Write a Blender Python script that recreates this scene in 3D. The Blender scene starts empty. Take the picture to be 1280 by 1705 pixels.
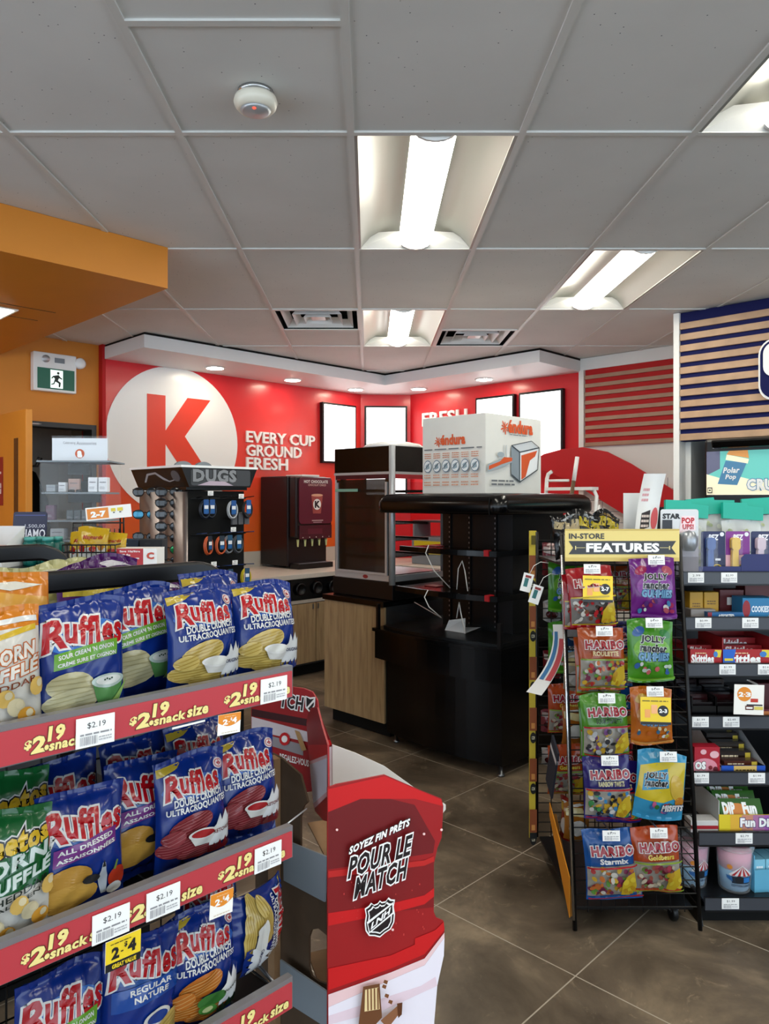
import bpy, bmesh, math, random
from mathutils import Vector, Matrix, geometry
R2 = math.sqrt(0.5)
PI = math.pi
rnd = random.Random(7)
SC = bpy.context.scene
COL = SC.collection
# ------------------------------------------------------------------ camera
cam = bpy.data.cameras.new('camera'); camo = bpy.data.objects.new('camera', cam); COL.objects.link(camo)
camo.location = (0, 0, 1.6); camo.rotation_euler = (PI/2, 0, 0)
F = 1225.0; CX = 615.0; CY = 830.0; ZC = 1.6
cam.sensor_fit = 'VERTICAL'; cam.sensor_height = 24.0; cam.lens = 24.0*F/1705
cam.shift_x = (640-CX)/1705; cam.shift_y = -(852.5-CY)/1705
cam.clip_start = 0.05; cam.clip_end = 60
SC.camera = camo
# ------------------------------------------------------------------ view, daylight
SC.view_settings.view_transform = 'Standard'; SC.view_settings.look = 'None'
SC.view_settings.gamma = 1.0; SC.view_settings.use_curve_mapping = False
SC.view_settings.exposure = 0.35
w = bpy.data.worlds.new('daylight'); SC.world = w; w.use_nodes = True
w.node_tree.nodes['Background'].inputs[0].default_value = (0.72, 0.86, 1.0, 1)
w.node_tree.nodes['Background'].inputs[1].default_value = 3.2
TROFFER_E = 17.0; DOWN_E = 45.0; SCREEN_E = 1.7
try:
    SC.cycles.max_bounces = 8; SC.cycles.sample_clamp_indirect = 6.0
    SC.cycles.transparent_max_bounces = 16; SC.cycles.caustics_reflective = False; SC.cycles.caustics_refractive = False
except Exception:
    pass
# ------------------------------------------------------------------ materials
def lin(h):
    h = h.lstrip('#')
    o = []
    for i in (0, 2, 4):
        c = int(h[i:i+2], 16)/255
        o.append(c/12.92 if c <= .04045 else ((c+.055)/1.055)**2.4)
    return (*o, 1)
MATS = {}
def newmat(name, col, rough=.5, metal=0., spec=.5, coat=0., emit=None, es=1., alpha=1., trans=0., noise=0., nscale=20., bump=0., bscale=60.):
    m = bpy.data.materials.new(name); m.use_nodes = True
    nt = m.node_tree; b = nt.nodes['Principled BSDF']
    c = lin(col) if isinstance(col, str) else col
    b.inputs['Base Color'].default_value = c
    b.inputs['Roughness'].default_value = rough; b.inputs['Metallic'].default_value = metal
    b.inputs['Specular IOR Level'].default_value = spec; b.inputs['Coat Weight'].default_value = coat
    b.inputs['Coat Roughness'].default_value = .12
    if emit is not None:
        b.inputs['Emission Color'].default_value = lin(emit); b.inputs['Emission Strength'].default_value = es
    b.inputs['Alpha'].default_value = alpha; b.inputs['Transmission Weight'].default_value = trans
    if noise or bump:
        tc = nt.nodes.new('ShaderNodeTexCoord'); nz = nt.nodes.new('ShaderNodeTexNoise')
        nz.inputs['Scale'].default_value = nscale; nz.inputs['Detail'].default_value = 5
        nt.links.new(tc.outputs['Object'], nz.inputs['Vector'])
        if noise:
            rp = nt.nodes.new('ShaderNodeValToRGB')
            rp.color_ramp.elements[0].position = .3; rp.color_ramp.elements[1].position = .72
            rp.color_ramp.elements[0].color = tuple(x*(1-noise) for x in c[:3])+(1,)
            rp.color_ramp.elements[1].color = tuple(min(1, x*(1+noise)) for x in c[:3])+(1,)
            nt.links.new(nz.outputs['Fac'], rp.inputs['Fac']); nt.links.new(rp.outputs['Color'], b.inputs['Base Color'])
        if bump:
            n2 = nt.nodes.new('ShaderNodeTexNoise'); n2.inputs['Scale'].default_value = bscale; n2.inputs['Detail'].default_value = 4
            nt.links.new(tc.outputs['Object'], n2.inputs['Vector'])
            bp = nt.nodes.new('ShaderNodeBump'); bp.inputs['Strength'].default_value = bump; bp.inputs['Distance'].default_value = .01
            nt.links.new(n2.outputs['Fac'], bp.inputs['Height']); nt.links.new(bp.outputs['Normal'], b.inputs['Normal'])
    MATS[name] = m
    return m
def M(key):
    """material by name, or a printed colour: '#rrggbb' plain print, 'f#rrggbb' glossy film, 'p#rrggbb' matt paper"""
    if key in MATS: return MATS[key]
    if key[0] == 'f': m = newmat(key, tuple(x*.55 for x in lin(key[1:])[:3])+(1,), .2, 0, .42, 0, bump=.10, bscale=16)
    elif key[0] == 'p': m = newmat(key, key[1:], .75, 0, .3)
    else: m = newmat(key, key, .42, 0, .45)
    MATS[key] = m
    return m
def ramp_mat(name, stops, coord='Object', axis=2, lo=0., hi=1., rough=.35, coat=.0):
    m = newmat(name, '#ffffff', rough, coat=coat); nt = m.node_tree; b = nt.nodes['Principled BSDF']
    g = nt.nodes.new('ShaderNodeNewGeometry'); sp = nt.nodes.new('ShaderNodeSeparateXYZ'); nt.links.new(g.outputs['Position'], sp.inputs[0])
    mr = nt.nodes.new('ShaderNodeMapRange'); mr.inputs['From Min'].default_value = lo; mr.inputs['From Max'].default_value = hi
    nt.links.new(sp.outputs[axis], mr.inputs['Value'])
    rp = nt.nodes.new('ShaderNodeValToRGB'); nt.links.new(mr.outputs['Result'], rp.inputs['Fac'])
    el = rp.color_ramp.elements
    el[0].position, el[0].color = stops[0][0], lin(stops[0][1]); el[1].position, el[1].color = stops[-1][0], lin(stops[-1][1])
    for p, c in stops[1:-1]:
        e = el.new(p); e.color = lin(c)
    nt.links.new(rp.outputs['Color'], b.inputs['Base Color'])
    return m
newmat('black_gloss', '#040405', .2, 0, .32, 0)
newmat('black_metal', '#08080a', .38, 0, .3)
newmat('black_matt', '#0a0a0a', .7, 0, .2)
newmat('black_plastic', '#08080a', .32, 0, .35)
newmat('dark_brown_gloss', '#160c0e', .28, 0, .4)
newmat('charcoal', '#2b2d31', .5)
newmat('grey_panel', '#7d858c', .6)
newmat('chrome', '#c9cbce', .18, 1.)
newmat('alu', '#c6cace', .42, .55)
newmat('steel', '#8f9297', .35, 1.)
newmat('white_paint', '#e9e8e4', .5)
newmat('white_gloss', '#efefed', .25)
newmat('tee_white', '#d6d5d0', .45)
newmat('reflector', '#9c9d97', .34, .35)
newmat('lens', '#ffffff', .4, emit='#fffaea', es=TROFFER_E)
newmat('down_lens', '#ffffff', .4, emit='#fff2d8', es=DOWN_E)
newmat('screen', '#ffffff', .4, emit='#fbfcff', es=SCREEN_E)
newmat('soffit_white', '#dedede', .45)
newmat('orange_wall', '#d2821f', .55, noise=.04, nscale=3)
newmat('orange_wood', '#d2882b', .5, noise=.06, nscale=3)
newmat('room_white', '#cfcbc2', .7)
newmat('counter_top', '#cfc8bd', .35, noise=.05, nscale=90)
newmat('backsplash', '#b8b1a6', .4)
newmat('kraft', '#8a6a4a', .85, noise=.08, nscale=30)
newmat('dark_kraft', '#4d3a28', .9, noise=.1, nscale=20)
newmat('carton_white', '#d9d8d2', .7, noise=.02, nscale=10)
newmat('cream', '#e6e0cf', .35)
newmat('glass', '#1c2426', .03, alpha=.10, spec=.5)
newmat('glass_dark', '#15181a', .06, alpha=.86, spec=.5)
newmat('acrylic', '#eef3f6', .06, alpha=.05, spec=.5)
newmat('tub_plastic', '#e9eef2', .25, alpha=.2)
newmat('clear_bag', '#f4f6f2', .2, alpha=.35, spec=.7)
newmat('black_glass', '#050607', .05, 0, .6, .3)
newmat('red_light', '#ff5040', .4, emit='#ff3a26', es=2.)
newmat('green_sign', '#0d4a3a', .4, emit='#0f5a45', es=.25)
newmat('sign_white', '#f2fff8', .4, emit='#eafff4', es=.55)
newmat('wood_slat', '#b59272', .5, noise=.14, nscale=9)
newmat('navy', '#15194c', .7, 0, .15)
newmat('slat_red', '#b81f20', .6, 0, .25)
newmat('slat_red_wood', '#a6826a', .5, noise=.1, nscale=9)
newmat('wall_red', '#d6202a', .3, 0, .5, .15)
newmat('arc_red', '#c2161f', .4)
newmat('grille', '#151617', .35, .4)
newmat('rail_red', '#b2262f', .35)
newmat('shelf_dark', '#17181b', .35, .2)
newmat('strip_grey', '#3a3d44', .35)
ramp_mat('k_wall', [(0, '#d2641e'), (.25, '#da5a22'), (.5, '#e63f2c'), (1, '#d4242f')], lo=.95, hi=2.75, rough=.3, coat=.15)
ramp_mat('k_red', [(0, '#e2472a'), (1, '#e23a28')], lo=1.6, hi=2.6, rough=.35)
# --- long-grained wood for cabinet fronts
def wood_mat(name, c1, c2, c3, sc=(9, 9, .8)):
    m = newmat(name, c2, .5); nt = m.node_tree; b = nt.nodes['Principled BSDF']
    tc = nt.nodes.new('ShaderNodeTexCoord'); mp = nt.nodes.new('ShaderNodeMapping'); mp.inputs['Scale'].default_value = sc
    nz = nt.nodes.new('ShaderNodeTexNoise'); nz.inputs['Scale'].default_value = 4; nz.inputs['Detail'].default_value = 7; nz.inputs['Distortion'].default_value = .6
    rp = nt.nodes.new('ShaderNodeValToRGB'); e = rp.color_ramp.elements
    e[0].position = .3; e[0].color = lin(c1); e[1].position = .75; e[1].color = lin(c3); k = e.new(.5); k.color = lin(c2)
    nt.links.new(tc.outputs['Object'], mp.inputs[0]); nt.links.new(mp.outputs[0], nz.inputs['Vector'])
    nt.links.new(nz.outputs['Fac'], rp.inputs['Fac']); nt.links.new(rp.outputs['Color'], b.inputs['Base Color'])
wood_mat('oak', '#8d7355', '#a38963', '#b39a73')
# --- ceiling tile: pale grey with pin holes
def tile_mat():
    m = newmat('ceiling_tile', '#dddcd8', .85); nt = m.node_tree; b = nt.nodes['Principled BSDF']
    g = nt.nodes.new('ShaderNodeNewGeometry')
    vo = nt.nodes.new('ShaderNodeTexVoronoi'); vo.inputs['Scale'].default_value = 34
    nt.links.new(g.outputs['Position'], vo.inputs['Vector'])
    lt = nt.nodes.new('ShaderNodeMath'); lt.operation = 'LESS_THAN'; lt.inputs[1].default_value = .07
    nt.links.new(vo.outputs['Distance'], lt.inputs[0])
    sep = nt.nodes.new('ShaderNodeSeparateColor'); nt.links.new(vo.outputs['Color'], sep.inputs[0])
    gt = nt.nodes.new('ShaderNodeMath'); gt.operation = 'GREATER_THAN'; gt.inputs[1].default_value = .45
    nt.links.new(sep.outputs[0], gt.inputs[0])
    mu = nt.nodes.new('ShaderNodeMath'); mu.operation = 'MULTIPLY'; nt.links.new(lt.outputs[0], mu.inputs[0]); nt.links.new(gt.outputs[0], mu.inputs[1])
    nz = nt.nodes.new('ShaderNodeTexNoise'); nz.inputs['Scale'].default_value = 2.2; nz.inputs['Detail'].default_value = 6
    nt.links.new(g.outputs['Position'], nz.inputs['Vector'])
    rp = nt.nodes.new('ShaderNodeValToRGB'); e = rp.color_ramp.elements
    e[0].position = .25; e[0].color = lin('#d6d5d1'); e[1].position = .8; e[1].color = lin('#e2e1dd')
    nt.links.new(nz.outputs['Fac'], rp.inputs['Fac'])
    mx = nt.nodes.new('ShaderNodeMix'); mx.data_type = 'RGBA'; mx.inputs[7].default_value = lin('#55555a')
    nt.links.new(mu.outputs[0], mx.inputs[0]); nt.links.new(rp.outputs['Color'], mx.inputs[6]); nt.links.new(mx.outputs[2], b.inputs['Base Color'])
tile_mat()
# --- floor: large stone-look tiles laid at 45 degrees, thin pale grout
def floor_mat():
    m = newmat('floor_tile', '#5a4f43', .4); nt = m.node_tree; b = nt.nodes['Principled BSDF']; L = nt.links.new
    g = nt.nodes.new('ShaderNodeNewGeometry')
    mp = nt.nodes.new('ShaderNodeMapping'); mp.vector_type = 'TEXTURE'
    mp.inputs['Location'].default_value = (.69, 2.465, 0); mp.inputs['Rotation'].default_value = (0, 0, PI/4); mp.inputs['Scale'].default_value = (.605, .605, 1)
    L(g.outputs['Position'], mp.inputs[0])
    sp = nt.nodes.new('ShaderNodeSeparateXYZ'); L(mp.outputs[0], sp.inputs[0])
    def math_(op, a, bb=None, v=None):
        n = nt.nodes.new('ShaderNodeMath'); n.operation = op; L(a, n.inputs[0])
        if bb is not None: L(bb, n.inputs[1])
        if v is not None: n.inputs[1].default_value = v
        return n.outputs[0]
    def edge(o):
        f = math_('FRACT', math_('ADD', o, v=.5)); return math_('ABSOLUTE', math_('SUBTRACT', f, v=.5))
    d = math_('MINIMUM', edge(sp.outputs[0]), edge(sp.outputs[1]))
    grout = math_('LESS_THAN', d, v=.0038)
    n1 = nt.nodes.new('ShaderNodeTexNoise'); n1.inputs['Scale'].default_value = 2.1; n1.inputs['Detail'].default_value = 9; n1.inputs['Roughness'].default_value = .62; n1.inputs['Distortion'].default_value = .5
    L(g.outputs['Position'], n1.inputs['Vector'])
    rp = nt.nodes.new('ShaderNodeValToRGB'); e = rp.color_ramp.elements
    e[0].position = .34; e[0].color = lin('#41372c'); e[1].position = .70; e[1].color = lin('#95836b'); k = e.new(.52); k.color = lin('#66594a')
    L(n1.outputs['Fac'], rp.inputs['Fac'])
    n2 = nt.nodes.new('ShaderNodeTexNoise'); n2.inputs['Scale'].default_value = 7; n2.inputs['Detail'].default_value = 10; n2.inputs['Roughness'].default_value = .75; n2.inputs['Distortion'].default_value = 1.2
    L(g.outputs['Position'], n2.inputs['Vector'])
    r2 = nt.nodes.new('ShaderNodeValToRGB'); r2.color_ramp.elements[0].position = .58; r2.color_ramp.elements[1].position = .72
    r2.color_ramp.elements[0].color = (0, 0, 0, 1); r2.color_ramp.elements[1].color = (.6, .6, .6, 1); L(n2.outputs['Fac'], r2.inputs['Fac'])
    m1 = nt.nodes.new('ShaderNodeMix'); m1.data_type = 'RGBA'; m1.inputs[7].default_value = lin('#b09c80'); L(r2.outputs['Color'], m1.inputs[0]); L(rp.outputs['Color'], m1.inputs[6])
    m2 = nt.nodes.new('ShaderNodeMix'); m2.data_type = 'RGBA'; m2.inputs[7].default_value = lin('#a99f8f'); L(grout, m2.inputs[0]); L(m1.outputs[2], m2.inputs[6])
    L(m2.outputs[2], b.inputs['Base Color'])
    rr = nt.nodes.new('ShaderNodeMapRange'); rr.inputs['To Min'].default_value = .28; rr.inputs['To Max'].default_value = .5; L(n1.outputs['Fac'], rr.inputs['Value']); L(rr.outputs['Result'], b.inputs['Roughness'])
    b.inputs['Specular IOR Level'].default_value = .35
floor_mat()

# ------------------------------------------------------------------ mesh builder
class MB:
    def __init__(s): s.v = []; s.f = []; s.m = []; s.keys = []; s.sm = []
    def add(s, vs, fs, mat, smooth=False, T=None):
        o = len(s.v)
        s.v.extend([tuple(T @ Vector(p)) for p in vs] if T is not None else [tuple(p) for p in vs])
        if mat not in s.keys: s.keys.append(mat)
        k = s.keys.index(mat)
        for f in fs:
            s.f.append(tuple(i+o for i in f)); s.m.append(k); s.sm.append(smooth)
        return s
    def box(s, x0, y0, z0, x1, y1, z1, mat, T=None):
        v = [(x0, y0, z0), (x1, y0, z0), (x1, y1, z0), (x0, y1, z0), (x0, y0, z1), (x1, y0, z1), (x1, y1, z1), (x0, y1, z1)]
        return s.add(v, [(0, 3, 2, 1), (4, 5, 6, 7), (0, 1, 5, 4), (1, 2, 6, 5), (2, 3, 7, 6), (3, 0, 4, 7)], mat, T=T)
    def tube(s, pts, r, mat, n=8, closed=False, cap=True):
        pts = [Vector(p) for p in pts]; rings = []; N = len(pts); up = None
        for i, p in enumerate(pts):
            if closed: d = (pts[(i+1) % N]-pts[i-1])
            else: d = pts[min(i+1, N-1)]-pts[max(i-1, 0)]
            d.normalize()
            if up is None:
                up = Vector((0, 0, 1)) if abs(d.z) < .9 else Vector((0, 1, 0))
            a = d.cross(up)
            if a.length < 1e-6: a = d.orthogonal()
            a.normalize(); b = a.cross(d).normalized(); up = b
            rr = r[i] if isinstance(r, (list, tuple)) else r
            rings.append([p+a*math.cos(2*PI*k/n)*rr+b*math.sin(2*PI*k/n)*rr for k in range(n)])
        v = [q for rg in rings for q in rg]; f = []
        M_ = N if closed else N-1
        for i in range(M_):
            for k in range(n):
                j = (i+1) % N
                f.append((i*n+k, i*n+(k+1) % n, j*n+(k+1) % n, j*n+k))
        if cap and not closed:
            f.append(tuple(range(n-1, -1, -1))); f.append(tuple((N-1)*n+k for k in range(n)))
        return s.add(v, f, mat, n > 4)
    def bar(s, p, q, r, mat, n=4): return s.tube([p, q], r, mat, n)
    def prism(s, poly, a, b, mat, axis='y', T=None):
        """extrude a 2D outline; axis y: outline in xz, axis z: outline in xy, axis x: outline in yz"""
        n = len(poly)
        def P(p, t): return (p[0], t, p[1]) if axis == 'y' else (p[0], p[1], t) if axis == 'z' else (t, p[0], p[1])
        v = [P(p, a) for p in poly]+[P(p, b) for p in poly]
        tri = geometry.tessellate_polygon([[Vector((p[0], p[1], 0)) for p in poly]])
        f = [tuple(t) for t in tri]+[tuple(i+n for i in t) for t in tri]
        f += [(i, (i+1) % n, (i+1) % n+n, i+n) for i in range(n)]
        return s.add(v, f, mat, T=T)
    def lathe(s, prof, mat, n=24, T=None, smooth=True):
        v = []; f = []
        for r, z in prof:
            for k in range(n): v.append((r*math.cos(2*PI*k/n), r*math.sin(2*PI*k/n), z))
        for i in range(len(prof)-1):
            for k in range(n): f.append((i*n+k, i*n+(k+1) % n, (i+1)*n+(k+1) % n, (i+1)*n+k))
        if prof[0][0] > 1e-5: f.append(tuple(range(n-1, -1, -1)))
        if prof[-1][0] > 1e-5: f.append(tuple((len(prof)-1)*n+k for k in range(n)))
        return s.add(v, f, mat, smooth, T)
    def mesh(s, name):
        me = bpy.data.meshes.new(name); me.from_pydata(s.v, [], s.f)
        for k in s.keys: me.materials.append(M(k))
        me.polygons.foreach_set('material_index', s.m); me.polygons.foreach_set('use_smooth', s.sm)
        bm = bmesh.new(); bm.from_mesh(me); bmesh.ops.recalc_face_normals(bm, faces=bm.faces); bm.to_mesh(me); bm.free()
        me.update()
        return me
    def build(s, name, parent=None, loc=None, rz=None, bevel=0, seg=2, sharp=None):
        o = bpy.data.objects.new(name, s.mesh(name)); COL.objects.link(o)
        if parent is not None: o.parent = parent
        if loc is not None: o.location = loc
        if rz is not None: o.rotation_euler = (0, 0, rz)
        if bevel:
            md = o.modifiers.new('bevel', 'BEVEL'); md.width = bevel; md.segments = seg; md.limit_method = 'ANGLE'; md.angle_limit = math.radians(40)
        return o
def thing(name, label, cat, loc=(0, 0, 0), rz=0, group=None):
    o = bpy.data.objects.new(name, None); COL.objects.link(o); o.empty_display_size = .05
    o.location = loc; o.rotation_euler = (0, 0, rz)
    return tag(o, label, cat, group)
def tag(o, label, cat, group=None):
    o['label'] = label; o['category'] = cat
    if group: o['group'] = group
    return o
def struct(o): o['kind'] = 'structure'; return o
def dup(root, loc, rot=(0, 0, 0), label=None, group=None, scale=None):
    r = root.copy(); COL.objects.link(r); r.location = loc; r.rotation_euler = rot
    if scale: r.scale = scale
    if label: r['label'] = label
    if group: r['group'] = group
    for ch in root.children:
        c = ch.copy(); COL.objects.link(c); c.parent = r
        for g in ch.children:
            d = g.copy(); COL.objects.link(d); d.parent = c
    return r
# ------------------------------------------------------------------ lettering and print
TX = {}
def text_geo(sx, bold=0., shear=0., sp=1.):
    key = (sx, bold, shear, sp)
    if key in TX: return TX[key]
    cu = bpy.data.curves.new('lettering', 'FONT'); cu.body = sx; cu.offset = bold; cu.shear = shear; cu.resolution_u = 2; cu.space_character = sp; cu.fill_mode = 'FRONT'
    o = bpy.data.objects.new('lettering', cu); COL.objects.link(o)
    bpy.context.view_layer.update()
    me = bpy.data.meshes.new_from_object(o.evaluated_get(bpy.context.evaluated_depsgraph_get()))
    v = [(p.co.x, p.co.y) for p in me.vertices]; f = [tuple(p.vertices) for p in me.polygons]
    bpy.data.objects.remove(o); bpy.data.meshes.remove(me); bpy.data.curves.remove(cu)
    b0 = text_geo(sx, 0, shear, sp)[2] if bold else None
    xs = [p[0] for p in v]; ys = [p[1] for p in v]
    bb = b0 or (min(xs), min(ys), max(xs), max(ys))
    TX[key] = (v, f, bb)
    return TX[key]
def densify(v, f, thr):
    if not thr: return v, f
    v = list(v); tris = []
    for q in f:
        for i in range(1, len(q)-1): tris.append((q[0], q[i], q[i+1]))
    t2 = thr*thr
    for _ in range(6):
        mid = {}; out = []; ch = False
        def m(a, b):
            k = (a, b) if a < b else (b, a)
            if k in mid: return mid[k]
            A, B = v[a], v[b]
            if (A[0]-B[0])**2+(A[1]-B[1])**2 > t2:
                v.append(((A[0]+B[0])/2, (A[1]+B[1])/2)); mid[k] = len(v)-1
            else: mid[k] = -1
            return mid[k]
        for a, b, c in tris:
            x, y, z = m(a, b), m(b, c), m(c, a); n = (x >= 0)+(y >= 0)+(z >= 0)
            if n == 0: out.append((a, b, c)); continue
            ch = True
            if n == 3: out += [(a, x, z), (x, b, y), (z, y, c), (x, y, z)]
            elif n == 1:
                if x >= 0: out += [(a, x, c), (x, b, c)]
                elif y >= 0: out += [(a, b, y), (a, y, c)]
                else: out += [(a, b, z), (z, b, c)]
            else:
                if x < 0: out += [(a, b, y), (a, y, z), (z, y, c)]
                elif y < 0: out += [(b, c, z), (b, z, x), (x, z, a)]
                else: out += [(c, a, x), (c, x, y), (y, x, b)]
        tris = out
        if not ch: break
    return v, tris
class Print:
    """flat artwork laid layer by layer on a surface given by mp(u, v, off) -> point; coordinates run 0..1 across W x H"""
    def __init__(s, mb, mp, W, H, thr=None, eps=.0004, pre=''):
        s.mb, s.mp, s.W, s.H, s.thr, s.eps, s.d, s.pre = mb, mp, W, H, thr, eps, eps, pre
        s.warp = None; s.va, s.vb = 0., 1.
    def put(s, v, f, mat, same=False):
        v, f = densify(v, f, s.thr)
        if s.warp: v = [s.warp(a, b) for a, b in v]
        if s.va: v = [(a, s.va*s.H+s.vb*b) for a, b in v]
        if mat[0] == '#': mat = s.pre+mat
        s.mb.add([s.mp(a, b, s.d) for a, b in v], f, mat, s.thr is not None)
        s.d += s.eps
    def poly(s, pts, mat):
        P = [(x*s.W, y*s.H) for x, y in pts]
        tri = geometry.tessellate_polygon([[Vector((a, b, 0)) for a, b in P]])
        s.put(P, [tuple(t) for t in tri], mat)
    def rect(s, x0, y0, x1, y1, mat): s.poly([(x0, y0), (x1, y0), (x1, y1), (x0, y1)], mat)
    def rrect(s, x0, y0, x1, y1, r, mat):
        rx, ry = r, r*s.W/s.H; p = []
        for cx, cy, a0 in ((x1-rx, y0+ry, -90), (x1-rx, y1-ry, 0), (x0+rx, y1-ry, 90), (x0+rx, y0+ry, 180)):
            for k in range(5):
                a = math.radians(a0+k*22.5); p.append((cx+rx*math.cos(a), cy+ry*math.sin(a)))
        s.poly(p, mat)
    def ell(s, cx, cy, rx, ry, mat, n=18, rot=0, a0=0, a1=360):
        c, q = math.cos(rot), math.sin(rot); p = []
        full = a1-a0 >= 360
        for k in range(n+(0 if full else 1)):
            a = math.radians(a0+(a1-a0)*k/n); X, Y = rx*s.W*math.cos(a), ry*s.H*math.sin(a)
            p.append((cx+(X*c-Y*q)/s.W, cy+(X*q+Y*c)/s.H))
        s.poly(p, mat)
    def line(s, p, q, wd, mat):
        a = Vector((p[0]*s.W, p[1]*s.H)); b = Vector((q[0]*s.W, q[1]*s.H)); d = (b-a).normalized(); n = Vector((-d.y, d.x))*wd*s.W/2
        s.poly([(t.x/s.W, t.y/s.H) for t in (a+n, a-n, b-n, b+n)], mat)
    def text(s, t, x0, y0, x1, y1, mat, bold=.02, shear=0., outline=None, ow=.05, slope=0., out2=None, ow2=.1):
        """fit the string into the box; slope lifts the right end by that share of the box width"""
        passes = []
        if out2: passes.append((out2, ow2))
        if outline: passes.append((outline, ow))
        passes.append((mat, bold))
        for m_, b_ in passes:
            v, f, bb = text_geo(t, b_, shear, round(1+.9*max(bold, ow if outline else 0), 3))
            kx = (x1-x0)*s.W/(bb[2]-bb[0]); ky = (y1-y0)*s.H/(bb[3]-bb[1])
            V = []
            for a, b in v:
                X = (a-bb[0])*kx; Y = (b-bb[1])*ky
                V.append((x0*s.W+X, y0*s.H+Y+X*slope))
            s.put(V, f, m_)
    def bars(s, x0, y0, x1, y1, mat, n=9, seed=1):
        r = random.Random(seed); v = []; f = []
        x = x0
        while x < x1:
            wd = (x1-x0)/n*(.3+.5*r.random())
            k = len(v); v += [(x*s.W, y0*s.H), (min(x+wd, x1)*s.W, y0*s.H), (min(x+wd, x1)*s.W, y1*s.H), (x*s.W, y1*s.H)]; f.append((k, k+1, k+2, k+3))
            x += wd+(x1-x0)/n*(.25+.4*r.random())
        s.put(v, f, mat)
    def lines(s, x0, y0, x1, y1, mat, n=3, seed=1):
        r = random.Random(seed); v = []; f = []; h = (y1-y0)/n
        for i in range(n):
            xa = x0; yb = y0+h*i
            while xa < x1-.02*(x1-x0):
                xb = min(x1, xa+(x1-x0)*(.1+.2*r.random()))
                k = len(v); v += [(xa*s.W, yb*s.H), (xb*s.W, yb*s.H), (xb*s.W, (yb+h*.5)*s.H), (xa*s.W, (yb+h*.5)*s.H)]; f.append((k, k+1, k+2, k+3))
                xa = xb+(x1-x0)*.04
        s.put(v, f, mat)
def face_print(mb, x0, z0, W, H, y, thr=None, eps=.0004, pre=''):
    """artwork on a face whose outward normal is local -y"""
    return Print(mb, lambda u, v, d: (x0+u, y-d, z0+v), W, H, thr, eps, pre)
def side_print(mb, y0, z0, W, H, x, sgn=1, eps=.0004, pre=''):
    """artwork on a face whose outward normal is local +x (sgn 1, u runs +y) or -x (sgn -1, u runs -y)"""
    return Print(mb, lambda u, v, d: (x+sgn*d, y0+sgn*u, z0+v), W, H, None, eps, pre)
def UV(u, v, z=None):
    x, y = (u-v)*R2, (u+v)*R2
    return (x, y) if z is None else (x, y, z)
def at(px, py, Y): return Vector(((px-CX)/F*Y, Y, ZC-(py-CY)/F*Y))
A45 = PI/4      # local x along (1,1), front (-y) towards (1,-1):   things on the left / K wall
B45 = -PI/4     # local x along (1,-1), front (-y) towards (-1,-1): things on the right wall
# ================================================================== THE ROOM (walls run at 45 degrees to the ceiling grid)
H = 2.9
U0, U1, V0, V1 = -3.4, 6.27, -4.4, 6.06
VK = 5.99                       # coffee wall
# floor
b = MB(); b.box(U0-.3, V0-.3, -.1, U1+.2, V1+2.2, 0, 'floor_tile'); struct(b.build('floor', rz=A45))
# ceiling tiles, with the light and grille cells left open
GX = lambda k: -.067+.61*k
GY = lambda j: 2.62+1.22*j
LIGHTS = [(0, 0), (2, 1), (0, 2), (2, -1), (0, -2), (-2, -3), (2, -3), (4, -2), (-4, -2), (4, 0), (0, -4), (-4, 0)]
GRILLES = [(-1, 2, 0), (1, 2, 1)]
def inroom(x, y, m=.9):
    u, v = (x+y)*R2, (y-x)*R2
    return U0-m < u < U1+m and V0-m < v < V1+m
bt = MB(); bg = MB()
for k in range(-12, 12):
    for j in range(-7, 6):
        x0, x1, y0, y1 = GX(k), GX(k+1), GY(j), GY(j+1)
        if not inroom((x0+x1)/2, (y0+y1)/2): continue
        bg.box(x0-.012, y0, H-.003, x0+.012, y1, H+.03, 'tee_white'); bg.box(x0+.012, y0-.012, H-.003, x1-.012, y0+.012, H+.03, 'tee_white')
        if (k, j) in LIGHTS: continue
        g = [q for q in GRILLES if q[:2] == (k, j)]
        z = H+.004
        def q(xa, ya, xb, yb): bt.add([(xa, ya, z), (xb, ya, z), (xb, yb, z), (xa, yb, z)], [(0, 1, 2, 3)], 'ceiling_tile')
        ym = (y0+y1)/2
        if g:
            bg.box(x0+.012, ym-.012, H-.003, x1-.012, ym+.012, H+.03, 'tee_white')
            if g[0][2] == 0: q(x0, ym, x1, y1)
            else: q(x0, y0, x1, ym)
        else:
            if (k, j) == (-1, -1):
                bg.box(x0+.012, ym-.012, H-.003, x1-.012, ym+.012, H+.03, 'tee_white')
            q(x0, y0, x1, y1)
struct(bt.build('ceiling')); struct(bg.build('trim_1'))
br = MB(); br.box(U0-.3, V0-.3, H+.32, U1+.2, V1+2.2, H+.36, 'room_white'); struct(br.build('ceiling_deck', rz=A45))
# walls
b = MB(); b.box(2.83, VK, 0, 5.86, VK+.4, H+.3, 'k_wall'); b.box(2.80, VK-.0, 0, 2.8301, VK+.4, H+.3, 'slat_red')
struct(b.build('wall_coffee', rz=A45))
b = MB()
b.prism([(5.85, VK), (6.27, 5.61), (6.5, 5.61), (6.5, 6.4), (5.85, 6.4)], 0, H+.3, 'wall_red', 'z'); struct(b.build('wall_corner', rz=A45))
b = MB(); b.box(U1, 3.46, 0, U1+.2, 5.65, H+.3, 'wall_red'); b.box(U1, V0, 0, U1+.2, 3.46, H+.3, 'white_paint'); struct(b.build('wall_right', rz=A45))
b = MB()   # orange wall with the doorway
b.box(U0, V1, 0, 1.90, V1+.15, H+.3, 'orange_wall'); b.box(2.775, V1, 0, 2.81, V1+.15, H+.3, 'orange_wall'); b.box(1.90, V1, 2.22, 2.775, V1+.15, H+.3, 'orange_wall')
struct(b.build('wall_left', rz=A45))
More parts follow.
